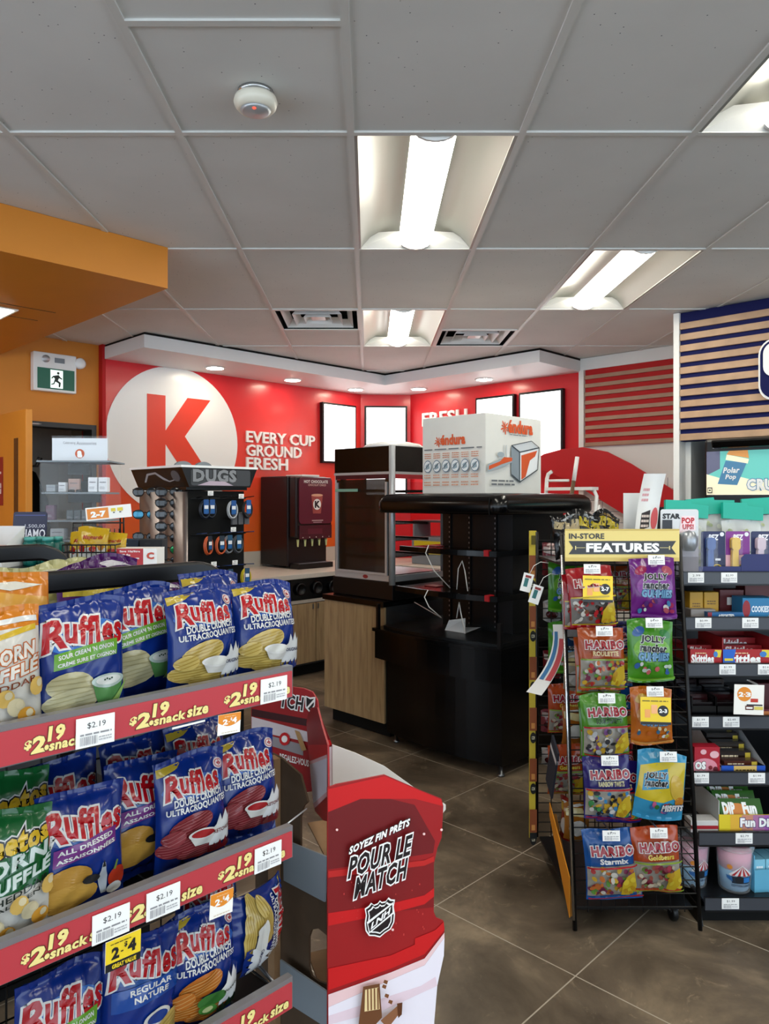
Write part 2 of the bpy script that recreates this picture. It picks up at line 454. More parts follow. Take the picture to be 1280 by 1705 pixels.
b = MB(); 
b.box(1.5, V1+1.5, 0, 3.2, V1+1.6, H, 'room_white'); b.box(1.4, V1+.15, 0, 1.5, V1+1.6, H, 'room_white'); b.box(3.2, V1+.15, 0, 3.3, V1+1.6, H, 'room_white'); b.box(1.4, V1+.15, H-.1, 3.3, V1+1.6, H, 'room_white')
struct(b.build('wall_corridor', rz=A45))
b = MB()
for x in (1.90, 2.735): b.box(x, V1-.012, 0, x+.04, V1+.16, 2.22, 'charcoal')
b.box(1.94, V1-.012, 2.18, 2.735, V1+.16, 2.22, 'charcoal')
struct(b.build('trim_2', rz=A45))
# shop-front walls behind the camera, glazed to the daylight
def glazed(name, axis):
    b = MB(); g = MB()
    lo, hi, pos, T = (V0, V1, U0, .15) if axis == 'u' else (U0, U1, V0, .15)
    def bx(a0, a1, z0, z1, mb=b, mat='room_white', t=T):
        if axis == 'u': mb.box(pos-t, a0, z0, pos, a1, z1, mat)
        else: mb.box(a0, pos-t, z0, a1, pos, z1, mat)
    bx(lo-.2, hi+.2, 0, .45); bx(lo-.2, hi+.2, 2.6, H+.3)
    n = 6; s = (hi-lo)/n
    for i in range(n+1): bx(lo+s*i-.06, lo+s*i+.06, .45, 2.6)
    return struct(b.build(name, rz=A45))
glazed('wall_front', 'u'); glazed('wall_near', 'v')
# white soffit over the coffee corner
SO = [(2.82, VK-.001), (2.82, 5.31), (5.54, 5.31), (5.54, 3.46), (6.269, 3.46), (6.269, 5.609), (5.86, 5.989)]
b = MB(); b.prism(SO, 2.782, 2.884, 'soffit_white', 'z'); b.prism([(u+(.006 if u < 3 else .006 if 5.5 < u < 5.6 else 0), v+(.006 if abs(v-5.31) < .01 else 0)) for u, v in SO], 2.884, H+.002, 'black_matt', 'z')  # matt black top strip stands in for the shadow gap below the ceiling
struct(b.build('trim_3', rz=A45))
# orange bulkhead upper left
b = MB(); b.box(U0, 3.44, 2.69, 1.96, V1-.001, H+.002, 'orange_wall')
for v in (4.35, 4.62): b.box(U0, v, 2.688, 1.75, v+.006, 2.691, 'dark_kraft')
struct(b.build('trim_4', rz=A45))
t = thing('ceiling_light', 'square light panel set in the underside of the orange bulkhead', 'ceiling light', UV(1.40, 4.60, 2.688), A45)
b = MB(); b.box(-.17, -.17, -.006, .17, .17, 0, 'white_paint'); b.build('frame', t)
b = MB(); b.box(-.15, -.15, -.010, .15, .15, -.006, 'lens'); b.build('diffuser', t)
# white vertical trim at the end of the red wall, white band over the red slats
b = MB(); b.box(6.225, 3.42, 0, 6.269, 3.47, 2.79, 'white_paint'); struct(b.build('trim_5', rz=A45))
b = MB(); b.box(6.235, 2.13, 2.79, 6.269, 3.459, H, 'white_paint'); struct(b.build('trim_6', rz=A45))
# red slat panel on the far right wall
t = thing('slat_panel', 'red wall panel with pale brown horizontal slats beside the white post', 'wall panel', UV(6.262, 2.75, 2.08), B45)
b = MB(); b.box(-.665, -.012, 0, .62, 0, .71, 'slat_red'); b.build('backing', t)
for i in range(9):
    b = MB(); b.box(-.665, -.030, .002+i*.0775, .62, -.0122, .036+i*.0775, 'slat_red_wood'); b.build('slat', t)
# red arched panel standing in front of the wall
pts = [(858, 800), (880, 771), (905, 756), (935, 748), (970, 744.5), (1010, 752), (1050, 772), (1090, 797), (1140, 828), (1140, 852), (1125, 862), (1090, 884), (1044, 860), (1000, 833), (944, 799), (905, 784), (880, 783)]
UA = 6.06
def onwall(px, py, u):
    k = (px-CX)/F; Y = u/R2/(1+k); X = k*Y; return ((Y-X)*R2, ZC-(py-CY)/F*Y)
poly = [(-onwall(x, y, UA)[0], onwall(x, y, UA)[1]) for x, y in pts]
b = MB(); b.prism([(x+3.0, z) for x, z in poly], 0, .02, 'arc_red', 'y')
tag(b.build('arched_panel', loc=UV(UA, 3.0, 0), rz=B45, bevel=.003), 'large red arched panel sweeping down in front of the white tiled wall', 'panel')
# white tiled splashback under the arch
b = MB(); b.box(-.05, -.012, .9, 1.0, 0, 1.78, 'white_gloss')
for i in range(8): b.box(-.05, -.0125, .98+.1*i, 1.0, -.0115, .985+.1*i, 'grey_panel')
for i in range(6): b.box(-.05+.2*i, -.0126, .9, -.045+.2*i, -.0116, 1.78, 'grey_panel')
struct(b.build('trim_7', loc=UV(U1-.002, 3.40, 0), rz=B45))
# ------------------------------------------------------------------ ceiling fittings
def troffer(k, j, label, light=True):
    t = thing('ceiling_light', label, 'ceiling light', (GX(k)+.305, GY(j)+.61, H), 0, 'troffer lights in the ceiling grid')
    w, l = .293, .598; b = MB(); zt = .10; wi = .085
    b.box(-w, -l, -.002, -w+.012, l, .012, 'reflector'); b.box(w-.012, -l, -.002, w, l, .012, 'reflector')
    for s in (-1, 1):
        pr = [(w-.012, .004), (w-.06, .05), (w-.12, .075), (wi+.02, .078), (wi, .05)]
        v = []; f = []
        for x, z in pr: v += [(s*x, -l, z), (s*x, l, z)]
        for i in range(len(pr)-1): f.append((2*i, 2*i+1, 2*i+3, 2*i+2))
        b.add(v, f, 'reflector', True)
    b.box(-w, -l, .079, w, l, .10, 'reflector'); b.box(-w-.006, -l-.008, -.0025, -w, l+.008, .1, 'reflector'); b.box(w, -l-.008, -.0025, w+.006, l+.008, .1, 'reflector')
    b.build('housing', t)
    for s in (-1, 1):
        b = MB(); e = s*l
        b.add([(-w, e, .0), (w, e, .0), (wi, e-s*.10, .055), (-wi, e-s*.10, .055), (-w, e, .08), (w, e, .08)], [(0, 1, 2, 3), (0, 3, 4), (1, 5, 2)], 'white_paint'); b.build('end_plate', t)
    b = MB(); n = 14; v = []; f = []
    for i in range(n+1):
        a = PI*i/n
        for y in (-l+.03, l-.03): v.append((-.084*math.cos(a), y, .055-.062*math.sin(a)**.8))
    for i in range(n): f.append((2*i, 2*i+2, 2*i+3, 2*i+1))
    f.append(tuple(2*i for i in range(n+1))); f.append(tuple(2*i+1 for i in range(n, -1, -1)))
    b.add(v, f, 'lens', True); b.build('lens', t)
    for s in (-1, 1):
        b = MB(); y = s*(l-.028); pr = [(-.088*math.cos(PI*i/8), .055-.068*math.sin(PI*i/8)**.8) for i in range(9)]
        b.prism(pr, y, y+s*.014, 'white_paint'); b.build('lens_cap', t)
    return t
names = {(0, 0): 'lit ceiling troffer nearest the smoke detector, largest in view', (2, 1): 'lit ceiling troffer second from the right, above the red slat panel', (0, 2): 'small lit ceiling troffer between the two air grilles', (2, -1): 'lit ceiling troffer cut by the right edge of the photo'}
for k, j in LIGHTS: troffer(k, j, names.get((k, j), 'lit ceiling troffer behind the camera, outside the photo'))
def grille(x, y, label):
    t = thing('air_grille', label, 'air vent', (x, y, H), 0, 'square ceiling air grilles')
    b = MB(); b.box(-.293, -.293, .11, .293, .293, .12, 'black_matt')
    for s in (-1, 1): b.box(s*.29-.004, -.293, .0, s*.29+.004, .293, .11, 'black_matt'); b.box(-.285, s*.29-.004, 0, .285, s*.29+.004, .11, 'black_matt')
    b.build('duct_box', t)
    b = MB(); o = .296
    for a in (-1, 1): b.box(a*o-.012, -o, -.004, a*o+.012, o, .002, 'white_paint'); b.box(-o, a*o-.012, -.0041, o, a*o+.012, .0019, 'white_paint')
    b.build('frame', t)
    for r0, z0 in ((.25, .004), (.175, .0), (.10, -.002)):
        b = MB(); r1 = r0-.035; z1 = z0+.05
        v = [(-r0, -r0, z0), (r0, -r0, z0), (r0, r0, z0), (-r0, r0, z0), (-r1, -r1, z1), (r1, -r1, z1), (r1, r1, z1), (-r1, r1, z1)]
        b.add(v, [(i, (i+1) % 4, 4+(i+1) % 4, 4+i) for i in range(4)], 'white_gloss')
        b.add([(p[0]*.97, p[1]*.97, p[2]+.006) for p in v], [(i, (i+1) % 4, 4+(i+1) % 4, 4+i) for i in range(4)], 'white_gloss'); b.build('louvre_ring', t)
    b = MB(); b.box(-.05, -.05, .01, .05, .05, .014, 'white_gloss'); b.build('centre_plate', t)
grille(GX(-1)+.305, GY(2)+.305, 'square ceiling air grille left of the small far troffer'); grille(GX(1)+.305, GY(2)+.915, 'square ceiling air grille right of the small far troffer')
t = thing('smoke_detector', 'round cream smoke detector on a ceiling tile', 'smoke detector', (-.365, 2.36, H+.004))
b = MB(); b.lathe([(.058, 0), (.058, -.012)], 'chrome', 28); b.build('mount', t)
b = MB(); b.lathe([(.050, -.0121), (.066, -.020), (.070, -.034), (.066, -.048), (.056, -.058), (.050, -.060)], 'cream', 32); b.build('body', t)
b = MB(); b.lathe([(.049, -.0601), (.040, -.066), (.0, -.070)], 'alu', 28); b.build('cover', t)
b = MB(); b.lathe([(.0, -.076), (.006, -.072), (.007, -.068)], 'red_light', 10, Matrix.Translation((.0, -.030, .004))); b.build('indicator_lamp', t)
for i, (px, py, lab) in enumerate([(358, 612, 'round downlight in white soffit, first from the left'), (487, 632, 'round downlight in white soffit, second from the left'), (592, 648, 'round downlight in white soffit left of the corner'), (697, 647, 'round downlight in white soffit right of the corner'), (806, 631, 'round downlight in white soffit, last on the right')]):
    Y = F*(2.782-ZC)/(CY-py); p = at(px, py, Y)
    t = thing('downlight', lab, 'ceiling light', (p.x, p.y, 2.782), 0, 'downlights in the white soffit')
    b = MB(); b.lathe([(.095, 0), (.092, -.008), (.078, -.010)], 'white_paint', 24); b.build('trim_ring', t)
    b = MB(); b.lathe([(.077, -.0101), (.04, -.015), (0, -.016)], 'down_lens', 20); b.build('lens', t)
# ------------------------------------------------------------------ coffee wall graphics
LW = lambda px: (lambda k: ((k+1)*(VK/R2/(1-k)))*R2)((px-CX)/F)       # u on the coffee wall seen at px
b = MB(); pr = Print(b, lambda u, v, d: (u, VK-.004-d, v), 1, 1, None, .0015)
cu, cz, cr = 3.492, 2.125, .672
P = [(cu+cr*math.cos(2*PI*i/72), min(2.781, cz+cr*math.sin(2*PI*i/72))) for i in range(72)]; P = [(max(2.835, a), c) for a, c in P]
pr.poly(P, 'white_gloss')
x0, z0, s = 3.205, 1.742, .785
K = [(0, 0), (.24, 0), (.24, .44), (.58, 0), (.93, 0), (.50, .545), (.86, 1.0), (.535, 1.0), (.24, .60), (.24, 1), (0, 1)]
pr.poly([(x0+a*s*.965, z0+c*s) for a, c in K], 'k_red')
tag(b.build('wall_emblem', rz=A45), 'big white disc with red letter on the coffee wall', 'sign')
def wall_letters(txt, u0, u1, z0, z1, v, label, cat='lettering'):
    b = MB(); T = text_geo(txt, .02)
    vv, f, bb = T; kx = (u1-u0)/(bb[2]-bb[0]); kz = (z1-z0)/(bb[3]-bb[1])
    for off in (0, .02): b.add([(u0+(a-bb[0])*kx, v-off, z0+(c-bb[1])*kz) for a, c in vv], f, 'white_gloss')
    # rims
    ed = {}
    for q in f:
        for i in range(len(q)):
            e = (q[i], q[(i+1) % len(q)]); ed[tuple(sorted(e))] = ed.get(tuple(sorted(e)), 0)+1
    for (i, j), c in ed.items():
        if c == 1:
            A, B_ = vv[i], vv[j]; Q = lambda p, o: (u0+(p[0]-bb[0])*kx, v-o, z0+(p[1]-bb[1])*kz)
            b.add([Q(A, 0), Q(B_, 0), Q(B_, .02), Q(A, .02)], [(0, 1, 2, 3)], 'white_gloss')
    return b
def kz(px, py):
    k = (px-CX)/F; Y = VK/R2/(1-k); return ZC-(py-CY)/F*Y
for txt, xa, xb, ya, yb, lab in (('EVERY CUP', 409, 522, 738, 720, 'raised white wall lettering, EVERY CUP, top line'), ('GROUND', 409, 500, 760, 742, 'raised white wall lettering, GROUND, middle line'), ('FRESH', 409, 477, 782, 763, 'raised white wall lettering, FRESH, under GROUND')):
    zz = kz(440, ya), kz(440, yb)
    tag(wall_letters(txt, LW(xa), LW(xb), zz[0], zz[1], VK-.003, lab).build('wall_lettering', rz=A45), lab, 'lettering', 'white slogan on the coffee wall')
# FRESH on the right red wall
vw = lambda px: (lambda k: (1-k)/(1+k)*U1)((px-CX)/F)
rz_ = lambda px, py: ZC-(py-CY)/F*(U1/R2/(1+(px-CX)/F))
b = wall_letters('FRESH', -vw(705), -vw(778), rz_(740, 707), rz_(740, 685), 0, '')
tag(b.build('wall_lettering', loc=UV(U1-.003, 0, 0), rz=B45), 'raised white wall lettering, FRESH, above the printed carton', 'lettering')
# lit menu boards
def menu(label, loc, rz, w, h):
    t = thing('menu_board', label, 'menu board', loc, rz, 'lit menu boards on the red walls')
    b = MB(); b.box(-w/2, -.05, 0, w/2, -.002, h, 'black_plastic'); b.build('frame', t, bevel=.004)
    b = MB(); b.box(-w/2+.022, -.054, .022, w/2-.022, -.0502, h-.022, 'screen'); b.build('screen', t)
ua, ub = LW(532), LW(588); menu('lit blank menu board left of the wall corner', UV((ua+ub)/2, VK, kz(560, 772)), A45, ub-ua, kz(560, 673)-kz(560, 772))
ang = math.atan2(5.61-VK, 6.27-5.85); cxy = UV(6.06, 5.80); 
menu('lit blank menu board on the narrow corner wall', (cxy[0]-.0, cxy[1]-.0, 1.62), A45+ang, .485, 1.03)
va, vb = vw(796), vw(860); menu('lit blank menu board above the printed carton', UV(U1, (va+vb)/2, 1.90), B45, va-vb, rz_(828, 660)-1.90)
va, vb = vw(868), vw(941); menu('lit blank menu board next to the white post', UV(U1, (va+vb)/2, 1.90), B45, va-vb, rz_(905, 651)-1.90)
# ------------------------------------------------------------------ navy slat bulkhead and drink dispenser front
UB = 5.18
b = MB(); b.box(UB+.02, -1.6, 2.0, UB+.10, 2.125, H, 'navy'); struct(b.build('wall_bulkhead', rz=A45)); b = MB(); b.box(UB+.101, 2.07, 0, U1-.002, 2.125, H, 'white_paint'); struct(b.build('wall_partition', rz=A45))
b = MB(); b.box(UB-.012, 2.107, .9, UB+.1, 2.147, H-.002, 'white_paint'); struct(b.build('trim_8', rz=A45))
t = thing('slat_panel', 'navy bulkhead panel with pale wooden slats over the drink dispenser', 'wall panel', UV(UB+.0198, .25, 2.0), B45)
b = MB(); b.box(-1.855, -.010, 0, 1.85, 0, .895, 'navy'); b.build('backing', t)
for i in range(11):
    b = MB(); b.box(-1.855, -.028, .004+i*.0775, 1.85, -.0102, .050+i*.0775, 'wood_slat'); b.build('slat', t, bevel=.002, seg=1)
# rounded white letter sign at the right edge
t = thing('letter_sign', 'rounded white dark-edged letter sign on the navy slats, cut by photo edge', 'sign', UV(UB-.012, 1.585, 2.225), B45)
b = MB()
def rr(x0, z0, x1, z1, r, n=6):
    p = []
    for cx, cz_, a0 in ((x1-r, z0+r, -90), (x1-r, z1-r, 0), (x0+r, z1-r, 90), (x0+r, z0+r, 180)):
        for k in range(n+1):
            a = math.radians(a0+k*90/n); p.append((cx+r*math.cos(a), cz_+r*math.sin(a)))
    return p
b.prism(rr(0, 0, .8, .40, .1), -.03, 0, 'white_gloss'); b.build('edge_plate', t)
b = MB(); b.prism(rr(.012, .014, .788, .388, .09), -.036, -.0301, 'navy'); b.build('outline_plate', t)
b = MB()
b.prism(rr(.032, .15, .25, .372, .07), -.046, -.0361, 'white_gloss'); b.prism(rr(.27, .05, .47, .37, .07), -.046, -.0361, 'white_gloss'); b.prism(rr(.50, .05, .76, .37, .07), -.046, -.0361, 'white_gloss'); b.build('letter_face', t)
# drinks dispenser with lit display
t = thing('drink_dispenser', 'black drinks dispenser with a lit soda display under the navy slats', 'drinks machine', UV(5.30, 0, 0), B45)
XD = lambda px, u: -((1-(px-CX)/F)/(1+(px-CX)/F))*u
uD = 5.05
b = MB(); b.box(XD(1165, uD), -.18, .95, .9, .55, 2.0, 'black_plastic'); b.build('body', t, bevel=.02)
b = MB(); b.prism([(-.28, 1.985), (-.16, 1.985), (-.16, 1.93), (-.26, 1.93)], XD(1180, 5.0), .9, 'black_gloss', 'x'); b.build('hood', t, bevel=.015)
b = MB(); x0 = XD(1172, uD); x1 = x0+.72; zt = lambda px, py: ZC-(py-CY)/F*(uD/R2/(1+(px-CX)/F))
z0, z1 = zt(1170, 824), zt(1170, 752)
b.box(x0, -.205, z0, x1, -.181, z1, 'screen')
pr = face_print(b, x0, z0, x1-x0, z1-z0, -.206, eps=.0008)
newmat('display_teal', '#5fb0a8', .4, emit='#5ab4aa', es=.42); newmat('display_cream', '#d9d3b8', .4, emit='#e0d6b4', es=.45); newmat('display_navy', '#5a5c74', .4, emit='#54566e', es=.4)
newmat('display_blue', '#3f6f90', .4, emit='#3f7296', es=.4); newmat('display_orange', '#c98a48', .4, emit='#c98a48', es=.4)
pr.rect(0, 0, 1, 1, 'display_teal'); pr.poly([(0, .45), (.12, .6), (.12, 1), (0, 1)], 'display_navy'); pr.poly([(0, 0), (1, 0), (1, .3), (.4, .33), (.3, .4), (.15, .36), (0, .48)], 'display_cream')
pr.poly([(.10, .25), (.27, .22), (.35, .72), (.17, .78)], 'display_blue'); pr.poly([(.17, .80), (.36, .70), (.37, .80), (.18, .92)], 'display_cream'); pr.poly([(.18, .92), (.37, .82), (.36, 1), (.20, 1)], 'display_orange')
pr.text('Polar', .15, .50, .29, .62, 'white_gloss', .03, .2); pr.text('Pop', .17, .33, .26, .46, 'white_gloss', .03, .2)
pr.text('CRUSH', .36, .12, .70, .34, 'white_gloss', .05, .0, 'display_blue', .1)
pr.rect(.012, .04, .055, .17, 'black_plastic'); pr.rect(.018, .06, .049, .15, 'display_cream'); pr.rect(.025, .09, .042, .12, 'black_plastic')
b.build('display', t)
b = MB(); b.box(x0+.0, -.17, .96, x0+.75, -.1801-.001, 1.38, 'black_gloss')
b.build('lower_panel', t)
b = MB(); b.box(x0-.06, -.3, .86, .9, .55, .949, 'counter_top'); b.build('counter', t)
b = MB(); b.box(x0-.04, -.26, 0.01, .88, .5, .859, 'black_plastic'); b.build('cabinet', t)
# ------------------------------------------------------------------ exit sign, door
t = thing('exit_sign', 'green running man exit sign on the orange wall', 'sign', UV(2.235, V1, 2.46), A45)
b = MB(); b.box(0, -.07, 0, .345, -.002, .31, 'white_gloss'); b.build('housing', t, bevel=.008)
b = MB(); b.box(.03, -.0745, .02, .325, -.0702, .185, 'green_sign')
pr = face_print(b, .03, .02, .295, .165, -.0746, eps=.0008)
pr.rect(.34, .06, .68, .94, 'sign_white')
g = '#0a1f1a'
pr.ell(.55, .80, .035, .065, g)
pr.poly([(.44, .66), (.56, .72), (.60, .62), (.66, .55), (.65, .50), (.57, .56), (.54, .44), (.62, .34), (.60, .12), (.56, .12), (.56, .30), (.47, .38), (.44, .24), (.36, .20), (.36, .25), (.42, .29), (.46, .52), (.42, .58), (.38, .50), (.36, .53), (.41, .65)], g)
b.build('sign_panel', t)
b = MB(); b.box(.165, -.0755, .235, .245, -.0702, .275, 'grey_panel'); b.build('test_panel', t, bevel=.002)
b = MB(); b.lathe([(.0, -.05), (.03, -.045), (.045, -.02), (.045, .02), (.03, .03), (0, .03)], 'white_gloss', 18, Matrix.Translation((.375, -.06, .255)) @ Matrix.Rotation(PI/2, 4, 'X')); b.build('lamp_head', t)
b = MB(); b.lathe([(.0, -.05), (.028, -.045), (.03, -.02), (.03, .02)], 'alu', 18, Matrix.Translation((.095, -.06, .258)) @ Matrix.Rotation(PI/2, 4, 'X')); b.build('lamp_head', t)
# open door leaf
d = MB(); d.box(1.885, 5.19, .01, 1.93, 6.045, 2.21, 'orange_wood'); D = struct(d.build('door_1', rz=A45, bevel=.003))
b = MB(); b.box(1.881, 5.33, .95, 1.8849, 5.40, 2.02, 'black_glass'); o = b.build('window_slot', D)
b = MB(); b.box(1.8805, 5.62, 1.55, 1.8848, 5.86, 1.90, '#8e1a20')
pr = Print(b, lambda u, v, dd: (1.8805-dd, 5.86-u, 1.55+v), .24, .35)
pr.lines(.2, .65, .9, .75, 'white_paint', 1, 2); pr.rect(.12, .36, .9, .46, '#d8c8c8'); pr.rect(.12, .24, .9, .34, '#d8c8c8'); b.build('door_sign', D)
b = MB(); b.bar((1.92, 6.0, 2.19), (2.35, 6.06, 2.2), .008, 'alu', 6); b.build('door_closer', D)
t = thing('coat_stand', 'dark coats and cords hanging in the corridor behind the orange door', 'coat rack', UV(2.55, V1+1.0, 0), A45)
b = MB(); b.tube([(0, 0, 0.02), (0, 0, 2.0)], .02, 'black_metal'); b.lathe([(.25, 0), (.25, .02), (.02, .04)], 'black_metal', 16); b.build('pole', t)
b = MB()
for i in range(6):
    a = i*PI/3; b.tube([(0, 0, 1.9), (.12*math.cos(a), .12*math.sin(a), 1.9), (.16*math.cos(a), .16*math.sin(a), 1.98)], .01, 'steel', 6)
b.build('hook', t)
b = MB(); b.lathe([(.22, .7), (.24, 1.2), (.2, 1.6), (.1, 1.84), (.03, 1.88)], 'black_matt', 14); b.build('coat', t)
# ================================================================== COFFEE CORNER FURNITURE
# worktops
b = MB(); b.prism([(2.9, 5.06), (6.26, 5.06), (6.26, 5.60), (5.84, 5.975), (2.9, 5.975)], .885, .925, 'counter_top', 'z'); tag(b.build('worktop', rz=A45, bevel=.004), 'pale stone worktop running along the coffee wall under the hot chocolate machine', 'counter')
b = MB(); b.box(2.9, VK-.02, .9255, 5.84, VK-.001, 1.075, 'backsplash'); struct(b.build('trim_9', rz=A45))
b = MB(); b.box(5.5, 3.55, .885, 6.262, 5.04, .925, 'counter_top'); tag(b.build('worktop', rz=A45, bevel=.004), 'pale stone worktop along the right red wall behind the glass warmer', 'counter')
labs = ['wood fronted base cabinet at left end of coffee counter', 'second wood fronted base cabinet of the coffee counter', 'third wood fronted base cabinet of the coffee counter', 'wood fronted base cabinet below the hot chocolate machine', 'wood fronted base cabinet next to the inner corner']
for i in range(5):
    u0 = 2.92+i*.59
    t = thing('base_cabinet', labs[i], 'cabinet', UV(u0, 5.10, 0), A45, 'base cabinets under the coffee counter')
    b = MB(); b.box(0, 0, .1, .585, .85, .884, 'charcoal'); b.build('carcass', t)
    b = MB(); b.box(0, .05, 0.001, .585, .8, .0999, 'black_matt'); b.build('toe_kick', t)
    for k in range(2):
        b = MB(); b.box(.004+k*.292, -.02, .12, .289+k*.292, -.001, .655, 'oak'); D = b.build('door', t, bevel=.002)
        b = MB(); b.box(.25+k*.06, -.028, .60, .26+k*.06, -.0201, .645, 'steel'); b.build('handle', D)
    b = MB(); b.box(0, -.022, .662, .585, -.001, .69, 'backsplash'); b.build('rail', t)
    b = MB(); b.box(0, -.016, .695, .585, -.001, .88, 'black_gloss'); P = b.build('dispenser_panel', t)
    for k in range(3):
        b = MB(); b.lathe([(.055, 0), (.055, -.03), (.045, -.034), (.04, -.01)], 'black_plastic', 20, Matrix.Translation((.10+k*.195, -.0165, .79)) @ Matrix.Rotation(-PI/2, 4, 'X')); b.build('cup_holder', P)
t = thing('base_cabinet', 'dark base cabinet under the right worktop behind the warmer', 'cabinet', UV(5.55, 4.9, 0), B45)
b = MB(); b.box(0, 0, .1, 1.3, .7, .884, 'charcoal'); b.build('carcass', t)
b = MB(); b.box(0, .05, .001, 1.3, .7, .0999, 'black_matt'); b.build('toe_kick', t)
# hot chocolate machine
t = thing('hot_chocolate_machine', 'dark brown hot chocolate dispenser with a maroon front on the worktop', 'drinks machine', UV(4.42, 5.43, .926), A45)
b = MB(); b.box(0, .10, .02, .50, .53, .89, 'dark_brown_gloss'); b.build('body', t, bevel=.012)
b = MB(); b.box(.02, -.0, .30, .48, .0999, .88, 'dark_brown_gloss'); b.build('front_housing', t, bevel=.012)
newmat('maroon', '#5c1a2c', .3); newmat('maroon_dark', '#45121f', .3)
b = MB(); P_ = rr(.055, .43, .475, .875, .04); b.prism(P_, -.012, -.0001, 'maroon'); pr = face_print(b, .055, .43, .42, .445, -.012, eps=.001)
pr.text('HOT CHOCOLATE', .14, .885, .86, .945, 'white_paint', .03); pr.text('CHOCOLAT CHAUD', .26, .82, .80, .865, '#d9b0a8', .02)
pr.poly([(.40, .22), (.64, .22), (.70, .62), (.35, .62)], '#a04a44'); pr.ell(.525, .62, .175, .03, '#d8a184'); pr.ell(.52, .42, .12, .12, '#f0ece8'); pr.text('K', .46, .355, .585, .485, '#1a1214', .06)
pr.rect(.36, .06, .70, .08, '#c9a8a8'); pr.rect(.40, .02, .66, .04, '#b08a90')
b.build('front_panel', t)
b = MB(); b.box(.06, -.010, .285, .47, -.0001, .415, 'maroon_dark'); pr = face_print(b, .06, .285, .41, .13, -.010, eps=.001)
pr.rect(.25, .35, .70, .75, 'maroon'); 
for k in range(5): pr.ell(.10+k*.2, .12, .012, .04, '#e8e4e0')
b.build('control_panel', t)
for k in range(5):
    b = MB(); x = .08+k*.09; b.lathe([(.008, .02), (.010, .05), (.014, .09)], '#d8dc9a', 10); b.build('nozzle', t, loc=(x, .04, .19))
b = MB(); b.box(.03, -.03, .0, .47, .0999, .05, 'black_plastic'); b.box(.05, -.02, .0501, .45, .08, .054, 'steel'); b.build('drip_tray', t, bevel=.004)
b = MB(); b.box(.22, .15, .8901, .45, .4, .91, 'white_paint'); b.build('lid', t, bevel=.004)
# island cabinet with black top
t = thing('island_cabinet', 'oak fronted island cabinet with black top carrying the glass warmer', 'cabinet', UV(3.535, 3.99, 0), B45)
b = MB(); b.box(0, .012, .105, .60, .78, .875, 'charcoal'); b.build('carcass', t)
b = MB(); b.box(.0, -.006, .10, .60, .0119, .872, 'oak'); b.build('front_panel', t, bevel=.002)
b = MB(); b.box(.03, .05, .001, .60, .74, .1, 'black_matt'); b.build('toe_kick', t)
b = MB(); b.box(-.008, -.02, .8755, .605, .79, .912, 'black_gloss'); b.build('worktop', t, bevel=.003)
# heated glass display warmer
t = thing('display_warmer', 'empty glass food warmer with silver corner posts on the island cabinet', 'display case', UV(3.60, 3.385, .913), B45)
X0, Y1 = -.575, .55; ZB, ZT = .135, 1.045
b = MB(); b.box(X0-.01, -.005, 0, .01, Y1+.005, ZB-.012, 'black_plastic'); b.build('base', t, bevel=.004)
b = MB(); b.box(X0, 0.004, ZB-.0119, 0, Y1, ZB+.03, 'alu'); pr = face_print(b, X0, ZB-.0119, .575, .042, .004, eps=.001); pr.ell(.55, .5, .045, .32, '#8a1f22'); b.build('bottom_rail', t, bevel=.002)
for x, y, r in ((0, 0, .022), (X0+.008, .012, .010), (0-.01, Y1-.012, .012), (X0+.012, Y1-.012, .012)):
    b = MB(); b.tube([(x, y, ZB-.03 if r > .02 else ZB+.0301), (x, y, ZT)], r, 'alu', 20); b.build('post', t)
b = MB(); b.box(X0, 0, .87, 0, Y1, ZT-.001, 'black_gloss'); b.build('canopy', t, bevel=.004)
b = MB(); b.box(X0, -.004, .852, 0, .002, .8695, 'alu'); b.box(-.003, .02, .852, .004, Y1, .8695, 'alu'); b.box(X0+.02, -.006, .822, -.03, .0, .8519, 'maroon_dark'); b.box(-.001, .02, .822, .006, Y1, .8519, 'rail_red'); b.build('header_trim', t)
b = MB(); b.box(X0+.02, .004, ZB+.03, -.022, .008, .82, 'glass_dark'); G = b.build('door', t)
b = MB()
for x in (X0+.02, -.062): b.box(x, -.006, ZB+.031, x+.018, .0039, .80, 'alu')
b.box(X0+.038, -.006, ZB+.031, -.062, .0039, ZB+.045, 'alu'); b.build('door_frame', G)
b = MB(); b.box(X0+.02, .0-.012, .735, X0+.25, -.0061, .755, '#7fae9a'); b.build('handle', G)
b = MB(); b.box(-.004, .022, ZB+.03, .0, Y1-.03, .80, 'glass'); b.build('side_glass', t)
b = MB(); b.box(X0, .03, ZB+.03, X0+.004, Y1-.03, .80, 'glass'); b.build('side_glass', t)
for i in range(5):
    b = MB(); z = .27+i*.115
    b.box(X0+.04, .03, z, -.10, .045, z+.02, 'black_metal'); b.box(X0+.04, .48, z, -.10, .495, z+.02, 'black_metal')
    for k in range(12):
        x = X0+.05+k*.038; b.box(x, .045, z+.006, x+.004, .48, z+.010, 'black_metal')
    b.build('rack', t)
b = MB(); b.box(X0+.02, .03, ZB+.031, -.02, Y1-.03, ZB+.036, 'steel'); b.build('floor_plate', t)
b = MB(); b.box(X0+.03, .03, ZB+.03, X0+.06, .06, .86, 'black_metal'); b.box(-.09, .03, ZB+.0361, -.06, .06, .86, 'black_metal'); b.build('rack_upright', t)
b = MB(); b.lathe([(.0, .05), (.10, .046), (.19, .03), (.215, .012), (.215, .0), (.0, .0)], 'white_gloss', 32)
tag(b.build('plate', loc=UV(3.86, 3.62, .913+ZT)), 'upturned round white tray on top of the glass warmer', 'tray')
